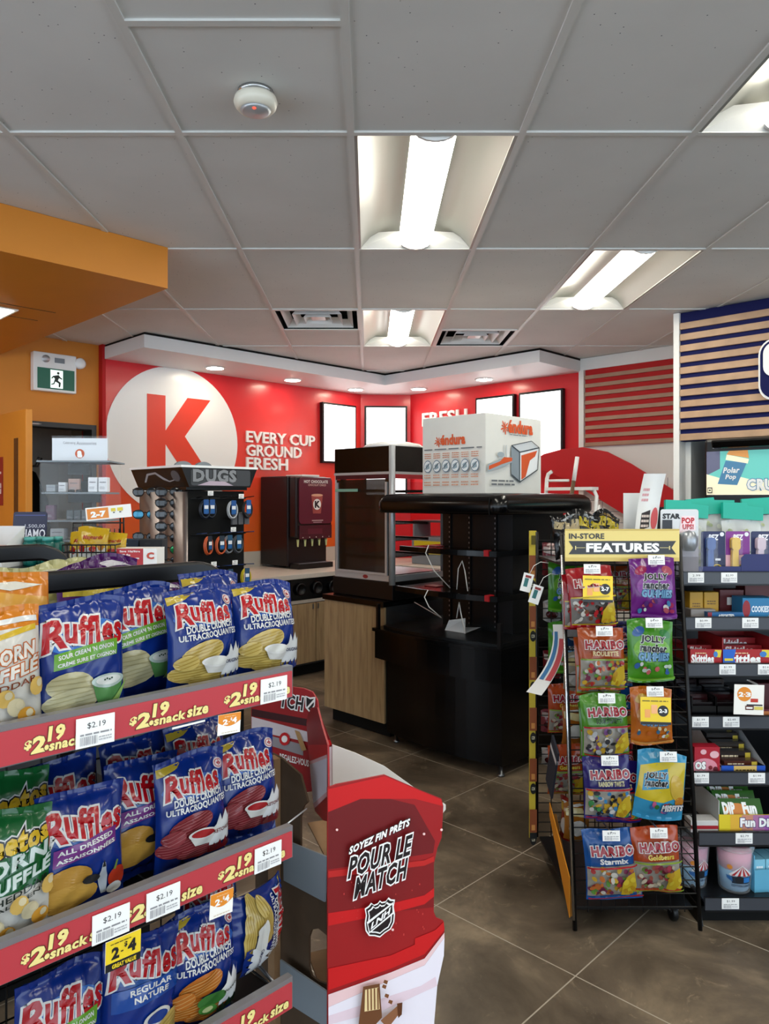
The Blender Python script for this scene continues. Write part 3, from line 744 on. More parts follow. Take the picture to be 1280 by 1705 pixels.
# condiment rack seen behind the warmer
p = UV(5.72, 4.86, .926)
t = thing('condiment_rack', 'grey condiment organiser with yellow front behind the glass warmer', 'organiser', p, B45)
b = MB(); b.box(-.24, 0, 0, .24, .3, .28, 'grey_panel'); b.build('body', t, bevel=.005)
b = MB(); b.box(-.20, -.01, .11, .20, -.0001, .24, '#d9c21f'); b.build('front_panel', t)
b = MB()
for x in (-.23, .23): b.box(x-.01, .02, .2801, x+.01, .28, .43, 'grey_panel')
b.box(-.24, .02, .4301, .24, .28, .45, 'steel'); b.build('canopy', t)
t = thing('paper_cups', 'stacked white paper cups on the worktop behind the warmer', 'cups', UV(5.70, 4.42, .926))
for k, (x, y) in enumerate(((-.06, 0), (.05, .02))):
    b = MB(); b.lathe([(.03, 0), (.042, .11), (.044, .11), (.044, .116)]+[(.043+.001*i, .116+.02*i) for i in range(1, 8)], 'white_paint', 18); b.build('cup', t, loc=(x, y, 0))
# ================================================================== BLACK OPEN MERCHANDISER
t = thing('open_merchandiser', 'empty black open merchandiser with curved base, tiered shelves and canopy', 'display case', UV(3.945, 2.875, 0), B45)
def foot(x0, y0, x1, y1, bow, r=.03, n=12):
    p = []
    for i in range(n+1):
        s_ = i/n; p.append((x0+(x1-x0)*s_, y0-bow*math.sin(PI*s_)))
    for i in range(1, n+1):
        s_ = i/n; p.append((x1+bow*.25*math.sin(PI*s_), y0+(y1-y0)*s_))
    p.append((x0, y1)); return p
b = MB(); b.prism(foot(-.455, -.45, .445, .49, .05), .07, .56, 'black_gloss', 'z'); B = b.build('base', t)
b = MB(); b.prism(foot(-.50, -.52, .49, .50, .055), .5605, .735, 'black_gloss', 'z'); b.build('upper_tank', t)
b = MB(); b.prism(foot(-.512, -.535, .502, .51, .055), .7355, .757, 'black_gloss', 'z'); b.build('lip', t, bevel=.006)
b = MB(); b.box(.35, .10, .14, .458, .40, .50, 'black_metal')
for i in range(13): b.box(.458, .12, .155+i*.026, .466, .38, .163+i*.026, 'grille')
b.build('vent_grille', B)
for x, y in ((-.42, -.40), (.41, -.41), (.41, .44), (-.42, .44)):
    b = MB(); b.lathe([(.022, .0), (.022, .012), (.012, .014), (.012, .07)], 'steel', 12); b.build('foot', t, loc=(x, y, 0))
b = MB(); b.prism(foot(-.46, -.48, .45, .46, .05), .7575, .772, 'black_plastic', 'z'); b.build('deck', t)
# low glass guard
b = MB(); ft = foot(-.485, -.505, .475, .0, .052)[:20]
v = []; f = []
for x, y in ft: v += [(x, y, .7576), (x, y, .885)]
for i in range(len(ft)-1): f.append((2*i, 2*i+2, 2*i+3, 2*i+1))
b.add(v, f, 'glass'); b.build('glass_guard', t)
b = MB()
v = []; f = []
b.box(-.489, -.505, .7576, -.483, .40, .905, 'glass'); b.build('side_glass', t)
b = MB(); b.box(-.495, -.515, .7576, -.478, -.49, .91, 'black_plastic'); b.build('glass_clip', t)
b = MB(); b.box(.462, -.52, .7576, .485, -.495, .90, 'black_plastic'); b.build('glass_clip', t)
b = MB(); b.box(-.215, -.17, .7725, .33, .42, 1.505, 'black_plastic')
b.box(-.219, -.15, .8, -.2151, .0, 1.49, 'black_metal'); b.build('column', t)
b = MB()
for x in (-.16, .0, .2):
    b.box(x, -.182, .79, x+.018, -.1701, 1.50, 'black_metal')
    for k in range(22): b.box(x+.005, -.1826, .80+k*.032, x+.012, -.1819, .812+k*.032, 'steel')
b.build('shelf_upright', t)
for z in (1.285, 1.025):
    b = MB(); dx = 0 if z > 1.1 else .02
    b.prism(foot(-.385-dx, -.40-dx, .375+dx, .38, .045), z-.018, z, 'black_gloss', 'z')
    S = b.build('shelf', t, bevel=.003)
    b = MB(); ft = foot(-.387-dx, -.402-dx, .377+dx, .38, .046)
    v = []; f = []
    for x, y in ft[:22]: v += [(x, y-.003, z-.026), (x, y-.003, z+.006), (x*.985, y*.985, z+.008), (x*.985, y*.985, z-.028)]
    for i in range(21):
        for k in range(4): f.append((4*i+k, 4*i+4+k, 4*i+4+(k+1) % 4, 4*i+(k+1) % 4))
    b.add(v, f, 'black_gloss'); b.build('edge_strip', S)
    b = MB(); b.box(.30+dx, -.425-dx, z-.024, .33+dx, -.39, z+.012, '#a3141c'); b.build('clip', S)
    b = MB(); b.box(-.28, -.28, z+.0005, -.18, -.20, z+.006, '#7c1a20') ; b.build('clip', S)
# rounded canopy
b = MB(); prof = [(0, 1.508), (-.0, 1.525), (.0, 1.575), (.008, 1.605), (.03, 1.627), (.07, 1.634)]
rings = []
prof = [(.06, 1.507), (.012, 1.508), (0, 1.525), (0, 1.570), (.012, 1.602), (.04, 1.624), (.09, 1.632)]
for i_, z in prof: rings.append([(x, y, z) for x, y in rr(-.50+i_, -.53+i_, .50-i_, .54-i_, max(.02, .075-i_*.4), 8)])
n = len(rings[0]); v = [p for r in rings for p in r]; f = []
for i in range(len(rings)-1):
    for k in range(n): f.append((i*n+k, i*n+(k+1) % n, (i+1)*n+(k+1) % n, (i+1)*n+k))
f.append(tuple(range(n))); f.append(tuple((len(rings)-1)*n+k for k in range(n)))
b.add(v, f, 'black_gloss', True); C_ = b.build('canopy', t)
b = MB()
for y in (-.534,): b.box(.414, y, 1.508, .418, y+.008, 1.605, 'black_matt')
b.build('seam', C_)
tm = t
# loose white ties and paper on the shelves
def tie(pts, lab):
    b = MB(); b.tube(pts, .0035, 'white_paint', 5); tag(b.build('cable_tie', loc=UV(3.945, 2.875, 0), rz=B45), lab, 'cable tie', 'white ties hanging from the merchandiser shelves')
tie([(-.10, -.45, 1.31), (-.12, -.455, 1.26), (-.10, -.40, 1.15), (-.05, -.30, 1.035)], 'thin white tie draped over left of the upper merchandiser shelf')
tie([(.05, -.36, 1.04), (.07, -.37, 1.17), (.10, -.37, 1.22), (.12, -.37, 1.16), (.15, -.38, 1.04)], 'thin white looped tie standing on the lower merchandiser shelf')
tie([(-.08, -.48, 1.035), (-.10, -.49, .99), (-.08, -.47, .93), (-.04, -.40, .86), (-.28, -.38, .93)], 'thin white tie drooping from left of the lower merchandiser shelf')
tie([(.08, -.40, .87), (.10, -.40, .97), (.11, -.40, .92), (.16, -.42, .79)], 'thin white looped tie hanging below the lower merchandiser shelf')
b = MB(); b.add([(-.06, -.34, .7728), (.10, -.34, .7728), (.10, -.18, .79), (-.05, -.2, .775), (-.06, -.30, .83), (.04, -.26, .85)], [(0, 1, 2, 3), (0, 4, 5, 1)], 'p#dfe3e6')
tag(b.build('paper_sheet', loc=UV(3.945, 2.875, 0), rz=B45), 'folded white paper left on the merchandiser deck', 'paper')
# printed carton on the canopy
kc = (808-CX)/F; yc = 4.36; xc = kc*yc; ucc, vcc = (xc+yc)*R2, (yc-xc)*R2
t = thing('cardboard_carton', 'large white printed carton with orange lettering on top of the black merchandiser', 'box', UV(ucc, vcc, 1.6325), B45)
WL, WR, HB = .49, .605, .475
b = MB(); b.box(-WL, 0, 0, 0, WR, HB, 'carton_white')
ink = '#d2562a'; tl = '#4a6f8a'; gr = '#6d7176'
def endura(pr, x0, y0, x1, y1):
    w_ = x1-x0; h_ = y1-y0; cx, cy = x0+w_*.14, y0+h_*.40
    for k in range(9):
        a = 2*PI*k/9; R_ = .85*h_*(1.0 if k % 2 else .8)
        pr.ell(cx+.5*R_*math.cos(a)*pr.H/pr.W, cy+.5*R_*math.sin(a), .33*R_*pr.H/pr.W, .10*R_, ink, 8, a)
    pr.ell(cx, cy, .16*h_*pr.H/pr.W, .16*h_, ink, 10)
    pr.text('éndura', x0+w_*.24, y0, x1, y1+h_*.12, ink, .045)
pr = face_print(b, -WL, 0, WL, HB, 0, eps=.0006)
endura(pr, .20, .635, .70, .745)
pr.lines(.04, .57, .96, .60, gr, 1, 3)
for k in range(6):
    x = .10+k*.157; pr.lines(x-.055, .46, x+.055, .54, '#c98a6f', 3, k); pr.ell(x, .355, .065, .082, tl, 20); pr.ell(x, .355, .057, .072, '#dfe3e4', 20)
    pr.poly([(x-.03, .31), (x+.035, .33), (x+.02, .40), (x-.035, .37)], '#8fa3ae'); pr.line((x-.045, .32), (x+.04, .40), .008, '#39424a')
    pr.lines(x-.055, .20, x+.055, .26, '#d39a7f', 2, k+9); pr.lines(x-.055, .10, x+.055, .17, '#d39a7f', 2, k+19)
pr = side_print(b, 0, 0, WR, HB, 0, 1, .0006)
endura(pr, .24, .79, .82, .93); pr.lines(.40, .755, .72, .775, gr, 1, 8)
pr.line((.30, .62), (.30, .40), .012, '#b5bcc0'); pr.line((.34, .62), (.34, .40), .012, '#b5bcc0')
pr.poly([(.42, .62), (.78, .70), (.93, .62), (.57, .54)], '#c9ced1'); pr.poly([(.42, .62), (.57, .54), (.57, .15), (.42, .24)], '#87929a'); pr.poly([(.57, .54), (.93, .62), (.90, .32), (.57, .15)], '#e6e9ea')
pr.poly([(.60, .50), (.90, .58), (.86, .50), (.76, .44), (.68, .22), (.60, .18)], ink); pr.line((.57, .55), (.57, .14), .014, '#39424a'); pr.line((.57, .54), (.93, .62), .012, '#39424a'); pr.line((.42, .62), (.57, .54), .012, '#39424a'); pr.line((.57, .15), (.90, .32), .012, '#39424a'); pr.line((.42, .24), (.57, .15), .012, '#39424a'); pr.line((.93, .62), (.90, .32), .012, '#39424a'); pr.line((.42, .62), (.78, .70), .008, '#39424a'); pr.line((.78, .70), (.93, .62), .008, '#39424a')
pr.poly([(.0, .36), (.25, .44), (.42, .47), (.42, .40), (.25, .33), (.0, .27)], '#9aa6ad'); pr.poly([(.02, .34), (.2, .40), (.28, .46), (.42, .46), (.42, .42), (.24, .37), (.02, .29)], ink); pr.ell(.22, .49, .06, .035, '#9aa6ad')
pr.lines(.06, .10, .46, .19, gr, 2, 5)
b.build('body', t, bevel=.003)
b = MB(); b.box(-WL+.01, .02, HB+.0003, -.01, WR/2-.003, HB+.004, 'carton_white'); b.box(-WL+.01, WR/2+.003, HB+.0003, -.01, WR-.02, HB+.004, 'carton_white'); b.build('flap', t)
# stepladder and pole by the right wall
t = thing('stepladder', 'white tube framed stepladder behind the black merchandiser canopy', 'ladder', UV(5.30, 3.02, 0), B45)
for x in (-.22, .22):
    b = MB(); b.tube([(x, -.22, .012), (x, .0, 1.76), (x+.012, .0, 1.80), (x+.045, .0, 1.82)] if x < 0 else [(x, -.22, .012), (x, .0, 1.62), (x-.02, 0, 1.66), (x-.05, .0, 1.675)], .016, 'white_gloss', 8); b.build('rail', t)
    b = MB(); b.tube([(x, .35, .012), (x, .03, 1.55)], .012, 'white_gloss', 8); b.build('rear_leg', t)
for i in range(6):
    b = MB(); z = .28*(i+1); y = -.22+z*.13; b.box(-.21, y-.05, z-.015, .21, y+.05, z+.01, 'white_gloss'); b.build('step', t)
for z in (1.675, 1.745):
    b = MB(); b.tube([(-.22, 0, z), (.17 if z < 1.7 else -.02, .0, z)], .010, 'white_gloss', 8); b.build('handrail', t)
t = thing('mop_handle', 'mop with white and brown handle leaning on the stepladder', 'mop', UV(5.12, 3.02, 0), B45)
b = MB(); p0 = Vector((-.08, -.14, .03)); p1 = Vector((.06, .17, 1.93))
b.tube([p0, p0.lerp(p1, .9)], .016, '#6b5540', 8); b.build('pole', t)
b = MB(); b.tube([p0.lerp(p1, .9001), p1], .017, 'white_gloss', 8); b.build('grip', t)
b = MB(); b.lathe([(.0, 0.002), (.10, .002), (.07, .05), (.02, .08)], 'p#b8b0a0', 14); b.build('mop_head', t, loc=(p0.x, p0.y, 0))
# ================================================================== BAGS
def bag_fn(w, h, t, seed, pinch=.05, seal=.06, crumple=1.):
    r = random.Random(seed); ph = [r.uniform(0, 6.28) for _ in range(8)]; bend = r.uniform(-.004, .010)
    cr = []
    for k in range(9):
        x0 = r.uniform(-.5, .5); top = r.random() < .6; ang = r.uniform(-.9, .9); cr.append((x0, 1.0 if top else 0., math.sin(ang), -math.cos(ang) if top else math.cos(ang), r.uniform(.15, .42), r.uniform(.0016, .0034)))
    def mp(u, v, d, side=1):
        a = u/w-.5; c = min(1, max(0, v/h)); e = max(0., 1-abs(2*a)**2.4)**.6
        q = min(1., max(0, (c-seal)/(.5-seal))) if c < .5 else min(1., max(0, (1-seal-c)/(.5-seal)))
        vv = math.sin(q*PI/2)**.62
        T = t*.5*e*vv
        wr = (abs(2*c-1)**2.2)*(math.sin(a*31+ph[0])+.6*math.sin(a*53+ph[1]))*.0016
        wr += (.0012*math.sin(c*17+a*9+ph[2])+.0009*math.sin(c*31-a*23+ph[3]))*min(1, q*4)*e
        wr += .0022*e*vv*math.sin(a*6*side+c*11+ph[4])
        for x0, z0, dx, dz, ln, am in cr:
            ux, uz = (a-x0)*w, (c-z0)*h; tt = (ux*dx+uz*dz)/h
            if 0 < tt < ln:
                dd = abs(ux*dz-uz*dx)
                if dd < .009: wr += am*crumple*(1-dd/.009)*(1-tt/ln)*min(1, tt*12)
        sx = 1-pinch*math.sin(PI*c)**.7
        y = -side*(T+d)+side*(-wr*crumple)+bend*(2*c-1)**2+.004*math.sin(a*7+ph[5])*abs(2*c-1)**3
        z = v+.004*math.sin(a*5+ph[6])*(2*c-1)*crumple-.006*abs(2*a)**3*(2*c-1)
        return ((u-w/2)*sx, y, z)
    return mp
def bag_mesh(name, w, h, t, film, art, seed=1, nu=30, nv=38, pinch=.05, seal=.06, crumple=1., thr=.009, zones=(), vm=None):
    """pillow bag: front and back skins, crimped ends, printed artwork draped over the front"""
    b = MB(); mp = bag_fn(w, h, t, seed, pinch, seal, crumple)
    for side in (1, -1):
        v = [mp(w*i/nu, h*j/nv, 0, side) for j in range(nv+1) for i in range(nu+1)]
        for j in range(nv):
            m = film
            for z0, z1, col in zones:
                if z0 <= (j+.5)/nv < z1: m = col
            b.add([], [], m, True)
        o = len(b.v); b.v.extend(v)
        for j in range(nv):
            m = film
            for z0, z1, col in zones:
                if z0 <= (j+.5)/nv < z1: m = col
            k = b.keys.index(m)
            for i in range(nu):
                q = (j*(nu+1)+i, j*(nu+1)+i+1, (j+1)*(nu+1)+i+1, (j+1)*(nu+1)+i)
                b.f.append(tuple(o+x for x in q)); b.m.append(k); b.sm.append(True)
    pr = Print(b, lambda u, v, d: mp(u, v, d, 1), w, h, thr, .00036, 'f'); pr.d = .0008
    if vm: pr.va, pr.vb = vm
    if art: art(pr)
    me = b.mesh(name); return me
def put_mesh(name, me, loc, rot, label, cat, group=None, scale=None):
    o = bpy.data.objects.new(name, me); COL.objects.link(o); o.location = loc; o.rotation_euler = rot
    if scale: o.scale = scale
    return tag(o, label, cat, group)
RED = '#c2131f'; WH = '#f2f2f0'
def logo(pr, x0=.04, y0=.615, x1=.925, y1=.84, arch=.24):
    W_, H_ = pr.W, pr.H
    pr.warp = lambda a, c: (a, c+H_*(-arch*(a/W_-.45)**2+.03*math.sin(a/W_*8)))
    x = x0
    R_ = (x1-x0)
    pr.text('R', x0, y0-.03, x0+R_*.24, y1, RED, .035, .12, WH, .085)
    pr.text('uffles', x0+R_*.25, y0+.005, x1, y1+.02, RED, .035, .12, WH, .085)
    pr.warp = None
def chip(pr, cx, cy, rx, ry, col, dark, rot=.3, n=4):
    pr.ell(cx, cy, rx, ry, col, 18, rot)
    c, s_ = math.cos(rot), math.sin(rot)
    for k in range(n):
        y = -.7+1.4*(k+.5)/n; x = math.sqrt(max(0, 1-y*y))*.93
        P = lambda X, Y: (cx+(X*rx*pr.W*c-Y*ry*pr.H*s_)/pr.W, cy+(X*rx*pr.W*s_+Y*ry*pr.H*c)/pr.H)
        pr.line(P(-x, y), P(x, y), .012, dark)
def leaf(pr, cx, cy, r):
    pr.ell(cx, cy, r, r*pr.W/pr.H, '#e8dada', 16); pr.ell(cx, cy, r*.78, r*.78*pr.W/pr.H, '#c23a44', 16); pr.ell(cx, cy, r*.62, r*.62*pr.W/pr.H, '#f0e6e6', 14)
    k = r*.5; q = pr.W/pr.H
    pr.poly([(cx, cy+k*q), (cx+k*.35, cy+k*.4*q), (cx+k*.9, cy+k*.2*q), (cx+k*.5, cy-k*.4*q), (cx, cy-k*.8*q), (cx-k*.5, cy-k*.4*q), (cx-k*.9, cy+k*.2*q), (cx-k*.35, cy+k*.4*q)], '#b01f2b')
def banner(pr, col, l1, l2):
    pr.warp = lambda a, c: (a, c+.10*pr.H*(a/pr.W-.5)-pr.H*.08*(a/pr.W-.5)**2)
    pr.poly([(.12, .435), (.84, .455), (.86, .595), (.13, .585)], col)
    pr.text(l1, .17, .525, .80, .565, WH, .03); pr.text(l2, .155, .46, .82, .50, WH, .03); pr.warp = None
def art_sour(pr):
    pr.ell(.5, .66, .46, .16, '#2f74cf', 20); logo(pr)
    banner(pr, '#6fae34', "SOUR CREAM 'N ONION", 'CRÈME SURE ET OIGNON')
    chip(pr, .30, .24, .24, .13, '#cfc79a', '#b8ae80', .1, 4); chip(pr, .32, .10, .30, .11, '#d9d2a8', '#c2ba8c', .25, 4)
    pr.poly([(.50, .25), (.92, .25), (.85, .07), (.60, .06)], '#5f9a58'); pr.ell(.71, .26, .22, .06, '#c3d6cf', 20); pr.ell(.71, .265, .17, .04, '#eef2ee', 18)
    for k in range(4): pr.ell(.66+.03*k, .27+.008*(k % 2), .014, .008, '#33503a', 8)
    for k in range(4): pr.line((.72+.03*k, .04), (.90+.02*k, .18+.02*k), .014, '#9cc46a')
def zig(pr, col='#eef0f2', dark='#16307f'):
    pr.poly([(.62, .10), (.98, .10), (.98, .40), (.92, .33), (.86, .42), (.80, .32), (.75, .40), (.70, .30), (.62, .26)], col)
    pr.poly([(.62, .02), (.98, .02), (.98, .12), (.93, .06), (.89, .14), (.84, .06), (.79, .13), (.74, .05), (.69, .12), (.64, .05), (.60, .11)], dark)
def art_double(chips, cdark, bowlc, flav, fcol, zd='#16307f', pepper=False):
    def art(pr):
        pr.poly([(.02, .86), (.02, .95), (.42, .955), (.25, .90)], '#c9ae3a'); leaf(pr, .88, .85, .075)
        pr.ell(.48, .70, .44, .10, '#2a62bd', 20); logo(pr, .08, .655, .82, .84, .18)
        pr.warp = lambda a, c: (a, c+.05*pr.H*(a/pr.W-.5))
        pr.text('DOUBLE CRUNCH', .16, .56, .84, .635, WH, .03); pr.text('ULTRACROQUANTES', .07, .475, .91, .545, WH, .03); pr.warp = None
        chip(pr, .38, .34, .30, .11, chips, cdark, .3, 5); chip(pr, .22, .13, .26, .10, chips, cdark, .2, 5); chip(pr, .50, .07, .32, .07, chips, cdark, .12, 4); chip(pr, .14, .24, .14, .08, chips, cdark, .5, 3)
        zig(pr, dark=zd)
        if pepper:
            pr.ell(.50, .20, .20, .07, '#3c7a34', 18, .1); pr.ell(.46, .11, .14, .05, '#4f8f3c', 16, -.2); pr.ell(.46, .11, .08, .03, '#cfdc9a', 12)
        else:
            pr.poly([(.30, .24), (.70, .24), (.62, .13), (.40, .13)], '#e4e2dd'); pr.ell(.50, .245, .21, .055, '#f4f2ee', 20); pr.ell(.50, .245, .17, .04, bowlc, 18)
        pr.text(flav, .66, .215, .95, .25, fcol, .02)
    return art
def art_dressed(pr):
    pr.ell(.5, .66, .46, .14, '#23539e', 20); logo(pr)
    banner(pr, '#7a3488', 'ALL DRESSED', 'ASSAISONNÉES')
    chip(pr, .28, .25, .26, .13, '#c2913c', '#a87a2c', .15, 0); chip(pr, .30, .10, .32, .12, '#cf9f48', '#b58636', .05, 0)
    pr.poly([(.66, .04), (.60, .20), (.63, .27), (.645, .34), (.675, .34), (.69, .27), (.72, .20), (.72, .04)], '#b9bfc6'); pr.poly([(.64, .30), (.66, .37), (.68, .30)], '#23252a')
    pr.ell(.85, .16, .12, .10, '#b3361f', 16); pr.ell(.82, .06, .10, .05, '#e6e6e2', 14); pr.line((.80, .24), (.84, .32), .03, '#6f8a3a'); pr.ell(.52, .22, .10, .04, '#1b1c20', 12)
def art_regular(pr):
    pr.ell(.5, .70, .46, .12, '#23539e', 20); logo(pr, .05, .66, .92, .86)
    pr.poly([(.06, .40), (.94, .44), (.94, .62), (.06, .58)], '#1c4fa8')
    pr.text('REGULAR', .25, .52, .80, .57, WH, .03, slope=.04); pr.text('NATURE', .30, .45, .76, .50, WH, .03, slope=.04)
    pr.ell(.62, .25, .20, .08, '#e8e6e0', 18); pr.ell(.62, .25, .15, .055, '#1c3f94', 18); chip(pr, .80, .10, .26, .13, '#dcbc6a', '#c4a250', .5, 5); chip(pr, .3, .07, .26, .09, '#dcbc6a', '#c4a250', -.1, 5)
def art_puff(title, top, l3, tc, oc, band):
    def art(pr):
        if title:
            pr.warp = lambda a, c: (a, c+pr.H*.10*(a/pr.W-.5)); pr.text(title, .06, .70, .94, .84, '#efc52c', .05, .15, '#161616', .11, out2=WH, ow2=.16); pr.warp = None
        else:
            pr.poly([(.05, .80), (.5, .76), (.95, .82), (.95, .86), (.5, .80), (.05, .84)], '#e9c12d'); pr.poly([(.03, .90), (.97, .92), (.97, .88), (.03, .87)], WH)
        pr.warp = lambda a, c: (a, c+pr.H*.14*(a/pr.W-.5))
        pr.text('POPCORN' if not title else 'CORN', .08, .585, .92, .68, tc, .04, .1, oc, .10); pr.text('SOUFFLÉ', .08, .475, .95, .575, tc, .04, .1, oc, .10)
        for k, s_ in enumerate(l3): pr.text(s_, .24-.04*k+.12*k, .40-.055*k, .92, .445-.055*k, band, .01)
        pr.warp = None
        for k in range(8):
            x, y = .14+.11*k, .10+.09*((k*5) % 3)+.02*k; pr.ell(x, y, .095, .065, ['#e9a53a', '#f0c66a', '#e8d9b0'][k % 3], 12, k); pr.ell(x+.03, y+.02, .04, .03, '#f6e6bc', 9)
        pr.ell(.15, .06, .16, .06, '#a8272c', 14); pr.ell(.85, .07, .12, .05, '#e0dcd0', 14)
    return art
BW, BH, BT = .142, .20, .062
BLUE = 'f#10318a'
K = {}
K['sour'] = bag_mesh('chip_bag', BW, BH, BT, BLUE, art_sour, 3, vm=(.15, .84))
K['double'] = bag_mesh('chip_bag', BW, BH, BT, BLUE, art_double('#dcc06a', '#c09f45', '#f0efe8', 'ORIGINAL', '#1c2c60'), 5, vm=(.15, .84))
K['ketchup'] = bag_mesh('chip_bag', BW, BH, BT, BLUE, art_double('#8c3138', '#a85a5c', '#b5282c', 'KETCHUP', '#7a1a24', '#7a1a24'), 8, vm=(.15, .84))
K['jalapeno'] = bag_mesh('chip_bag', BW, BH, BT, BLUE, art_double('#c8742a', '#e0a45a', '#3c7a34', 'JALAPEÑO', '#20301f', '#20442a', True), 11, vm=(.15, .84))
K['dressed'] = bag_mesh('chip_bag', BW, BH, BT, BLUE, art_dressed, 14, vm=(.15, .84))
K['regular'] = bag_mesh('chip_bag', BW, BH, BT, BLUE, art_regular, 17, vm=(.15, .84))
K['cheddar'] = bag_mesh('popcorn_bag', BW, BH, BT, 'f#e9e4da', art_puff('', '', ['CHEDDAR'], '#f4efe6', '#d0661c', '#8a3f1c'), 21, zones=((.84, 1.01, 'f#e88a1c'),))
K['cheddar_green'] = bag_mesh('popcorn_bag', BW, BH, BT, 'f#e4e2da', art_puff('Cheetos', '', ['CHEDDAR', 'JALAPEÑO'], '#dfeee9', '#1d6b3c', '#26312c'), 23, zones=((.46, 1.01, 'f#1c6a34'),))
def plain_art(c2, c3, word=None):
    def art(pr):
        pr.poly([(.05, .70), (.95, .60), (.95, .80), (.05, .88)], c2); pr.ell(.5, .35, .36, .2, c3, 18)
        pr.poly([(.1, .90), (.6, .93), (.9, .90), (.5, .86)], c3)
        if word: pr.text(word, .15, .62, .85, .76, WH, .04)
    return art
K['purple'] = bag_mesh('snack_bag', BW, .21, BT, 'f#5a1f6e', plain_art('#e7d04a', '#efe8f0'), 31, crumple=2)
K['pale'] = bag_mesh('snack_bag', BW, .21, BT, 'f#d6d29a', plain_art('#c9c27a', '#efeccb'), 33, crumple=2.5)
K['orange'] = bag_mesh('popcorn_bag', BW, .21, BT, 'f#e5861f', plain_art('#f2b24a', '#f4efe2'), 35)
# ------------------------------------------------------------------ chip rack (front faces (1,-1): local x = u, local y = v)
RU, RV = .854, 1.056
t = thing('snack_rack', 'black wire snack rack with red price strips holding the chip bags', 'display rack', UV(RU, RV, 0), A45)
def ku(px, v): k = (px-CX)/F; return v*(1+k)/(1-k)
SX = lambda px, v=RV: ku(px, v)-RU
newmat('strip_red', '#b33a42', .25, 0, .5, .2); newmat('strip_clear', '#6f6c6e', .2, 0, .5)
YEL = '#ead88c'
def price(pr, x0, L, z0=.12):
    """the printed price and size words, once, on the strip; x0 and L in strip lengths"""
    def tx(s_, a, c, e, g, bold=.05): pr.text(s_, x0+a*L, c, x0+e*L, g, YEL, bold, .12, '#5a2a18', bold+.035)
    tx('$', .0, .30, .075, .60); tx('2', .085, .16, .22, .66); tx('.', .235, .20, .265, .30); tx('19', .27, .46, .46, .92)
    tx('snack', .28, .12, .66, .44, .04); tx('size', .70, .14, .97, .52, .04)
def price_tag(name, parent, w, h, loc, ptext, rot=(0, 0, 0), seed=1):
    b = MB(); b.box(0, -.0016, 0, w, 0, h, 'p#eeeeec'); pr = face_print(b, 0, 0, w, h, -.0016, eps=.0002)
    pr.text(ptext, .28, .60, .76, .82, '#26262a', .0); pr.lines(.10, .40, .92, .52, '#8a8a8e', 1, seed); pr.bars(.10, .08, .55, .36, '#a2a2a6', 10, seed); pr.lines(.58, .16, .92, .34, '#b0b0b4', 2, seed+3)
    o = b.build(name, parent, loc); o.rotation_euler = rot; return o
def promo(parent, w, h, loc, kind, rot=(0, 0, 0)):
    b = MB(); b.box(0, -.0014, -h, w, 0, 0, 'p#f2efe8'); pr = face_print(b, 0, -h, w, h, -.0014, eps=.0002)
    if kind == 'orange':
        pr.poly([(0, 1), (1, 1), (1, .62)]+[(1-i/10, .62-.22*math.sin(PI*i/10)) for i in range(1, 10)]+[(0, .62)], '#e08a2a'); pr.text('2', .22, .50, .40, .74, WH, .05); pr.text('4', .62, .54, .80, .78, WH, .05); pr.text('$', .53, .66, .60, .80, WH, .03); pr.rect(.43, .60, .50, .63, WH); pr.lines(.25, .86, .75, .92, '#f0c890', 1, 3); pr.lines(.15, .10, .85, .16, '#c9b8a0', 1, 4)
    elif kind == 'yellow':
        pr.rect(0, .26, 1, 1, '#e8c928'); pr.rect(0, 0, 1, .26, '#17171a'); pr.text('2', .18, .38, .36, .72, '#17171a', .05); pr.text('4', .64, .42, .84, .78, '#17171a', .05); pr.text('$', .52, .62, .60, .80, '#17171a', .03); pr.rect(.42, .52, .49, .56, '#17171a'); pr.text('GREAT VALUE', .18, .07, .86, .20, '#e8c928', .04); pr.lines(.12, .86, .7, .92, '#5a5220', 1, 3)
    elif kind in ('2-7', '2-3'):
        pr.rect(0, .10, 1, 1, '#e9c92a'); pr.rect(0, .0, 1, .10, '#1b1b1d'); pr.ell(.74, .50, .18, .18*w/h, '#17171a', 18); pr.text(kind, .62, .44, .86, .57, WH, .05)
        pr.rect(.14, .25, .32, .55, '#e9a25a'); pr.rect(.35, .40, .55, .72, '#efb07a'); pr.lines(.06, .84, .9, .92, '#7a6a20', 1, 2)
    elif kind == 'white23':
        pr.ell(.34, .68, .24, .24*w/h, '#e08a2a', 22); pr.text('2', .16, .60, .30, .74, WH, .05); pr.text('3', .40, .60, .54, .74, WH, .05); pr.rect(.32, .66, .37, .69, WH)
        pr.rect(.55, .42, .80, .54, '#c0392b'); pr.rect(.42, .30, .95, .35, '#2c2c30'); pr.rect(.38, .16, .66, .30, '#5a2a20'); pr.rect(.68, .17, .97, .28, '#d9c860'); pr.rect(.41, .20, .62, .26, WH)
    o = b.build('promo_card', parent, loc); o.rotation_euler = rot; return o
ZS = (1.265, .972, .696)
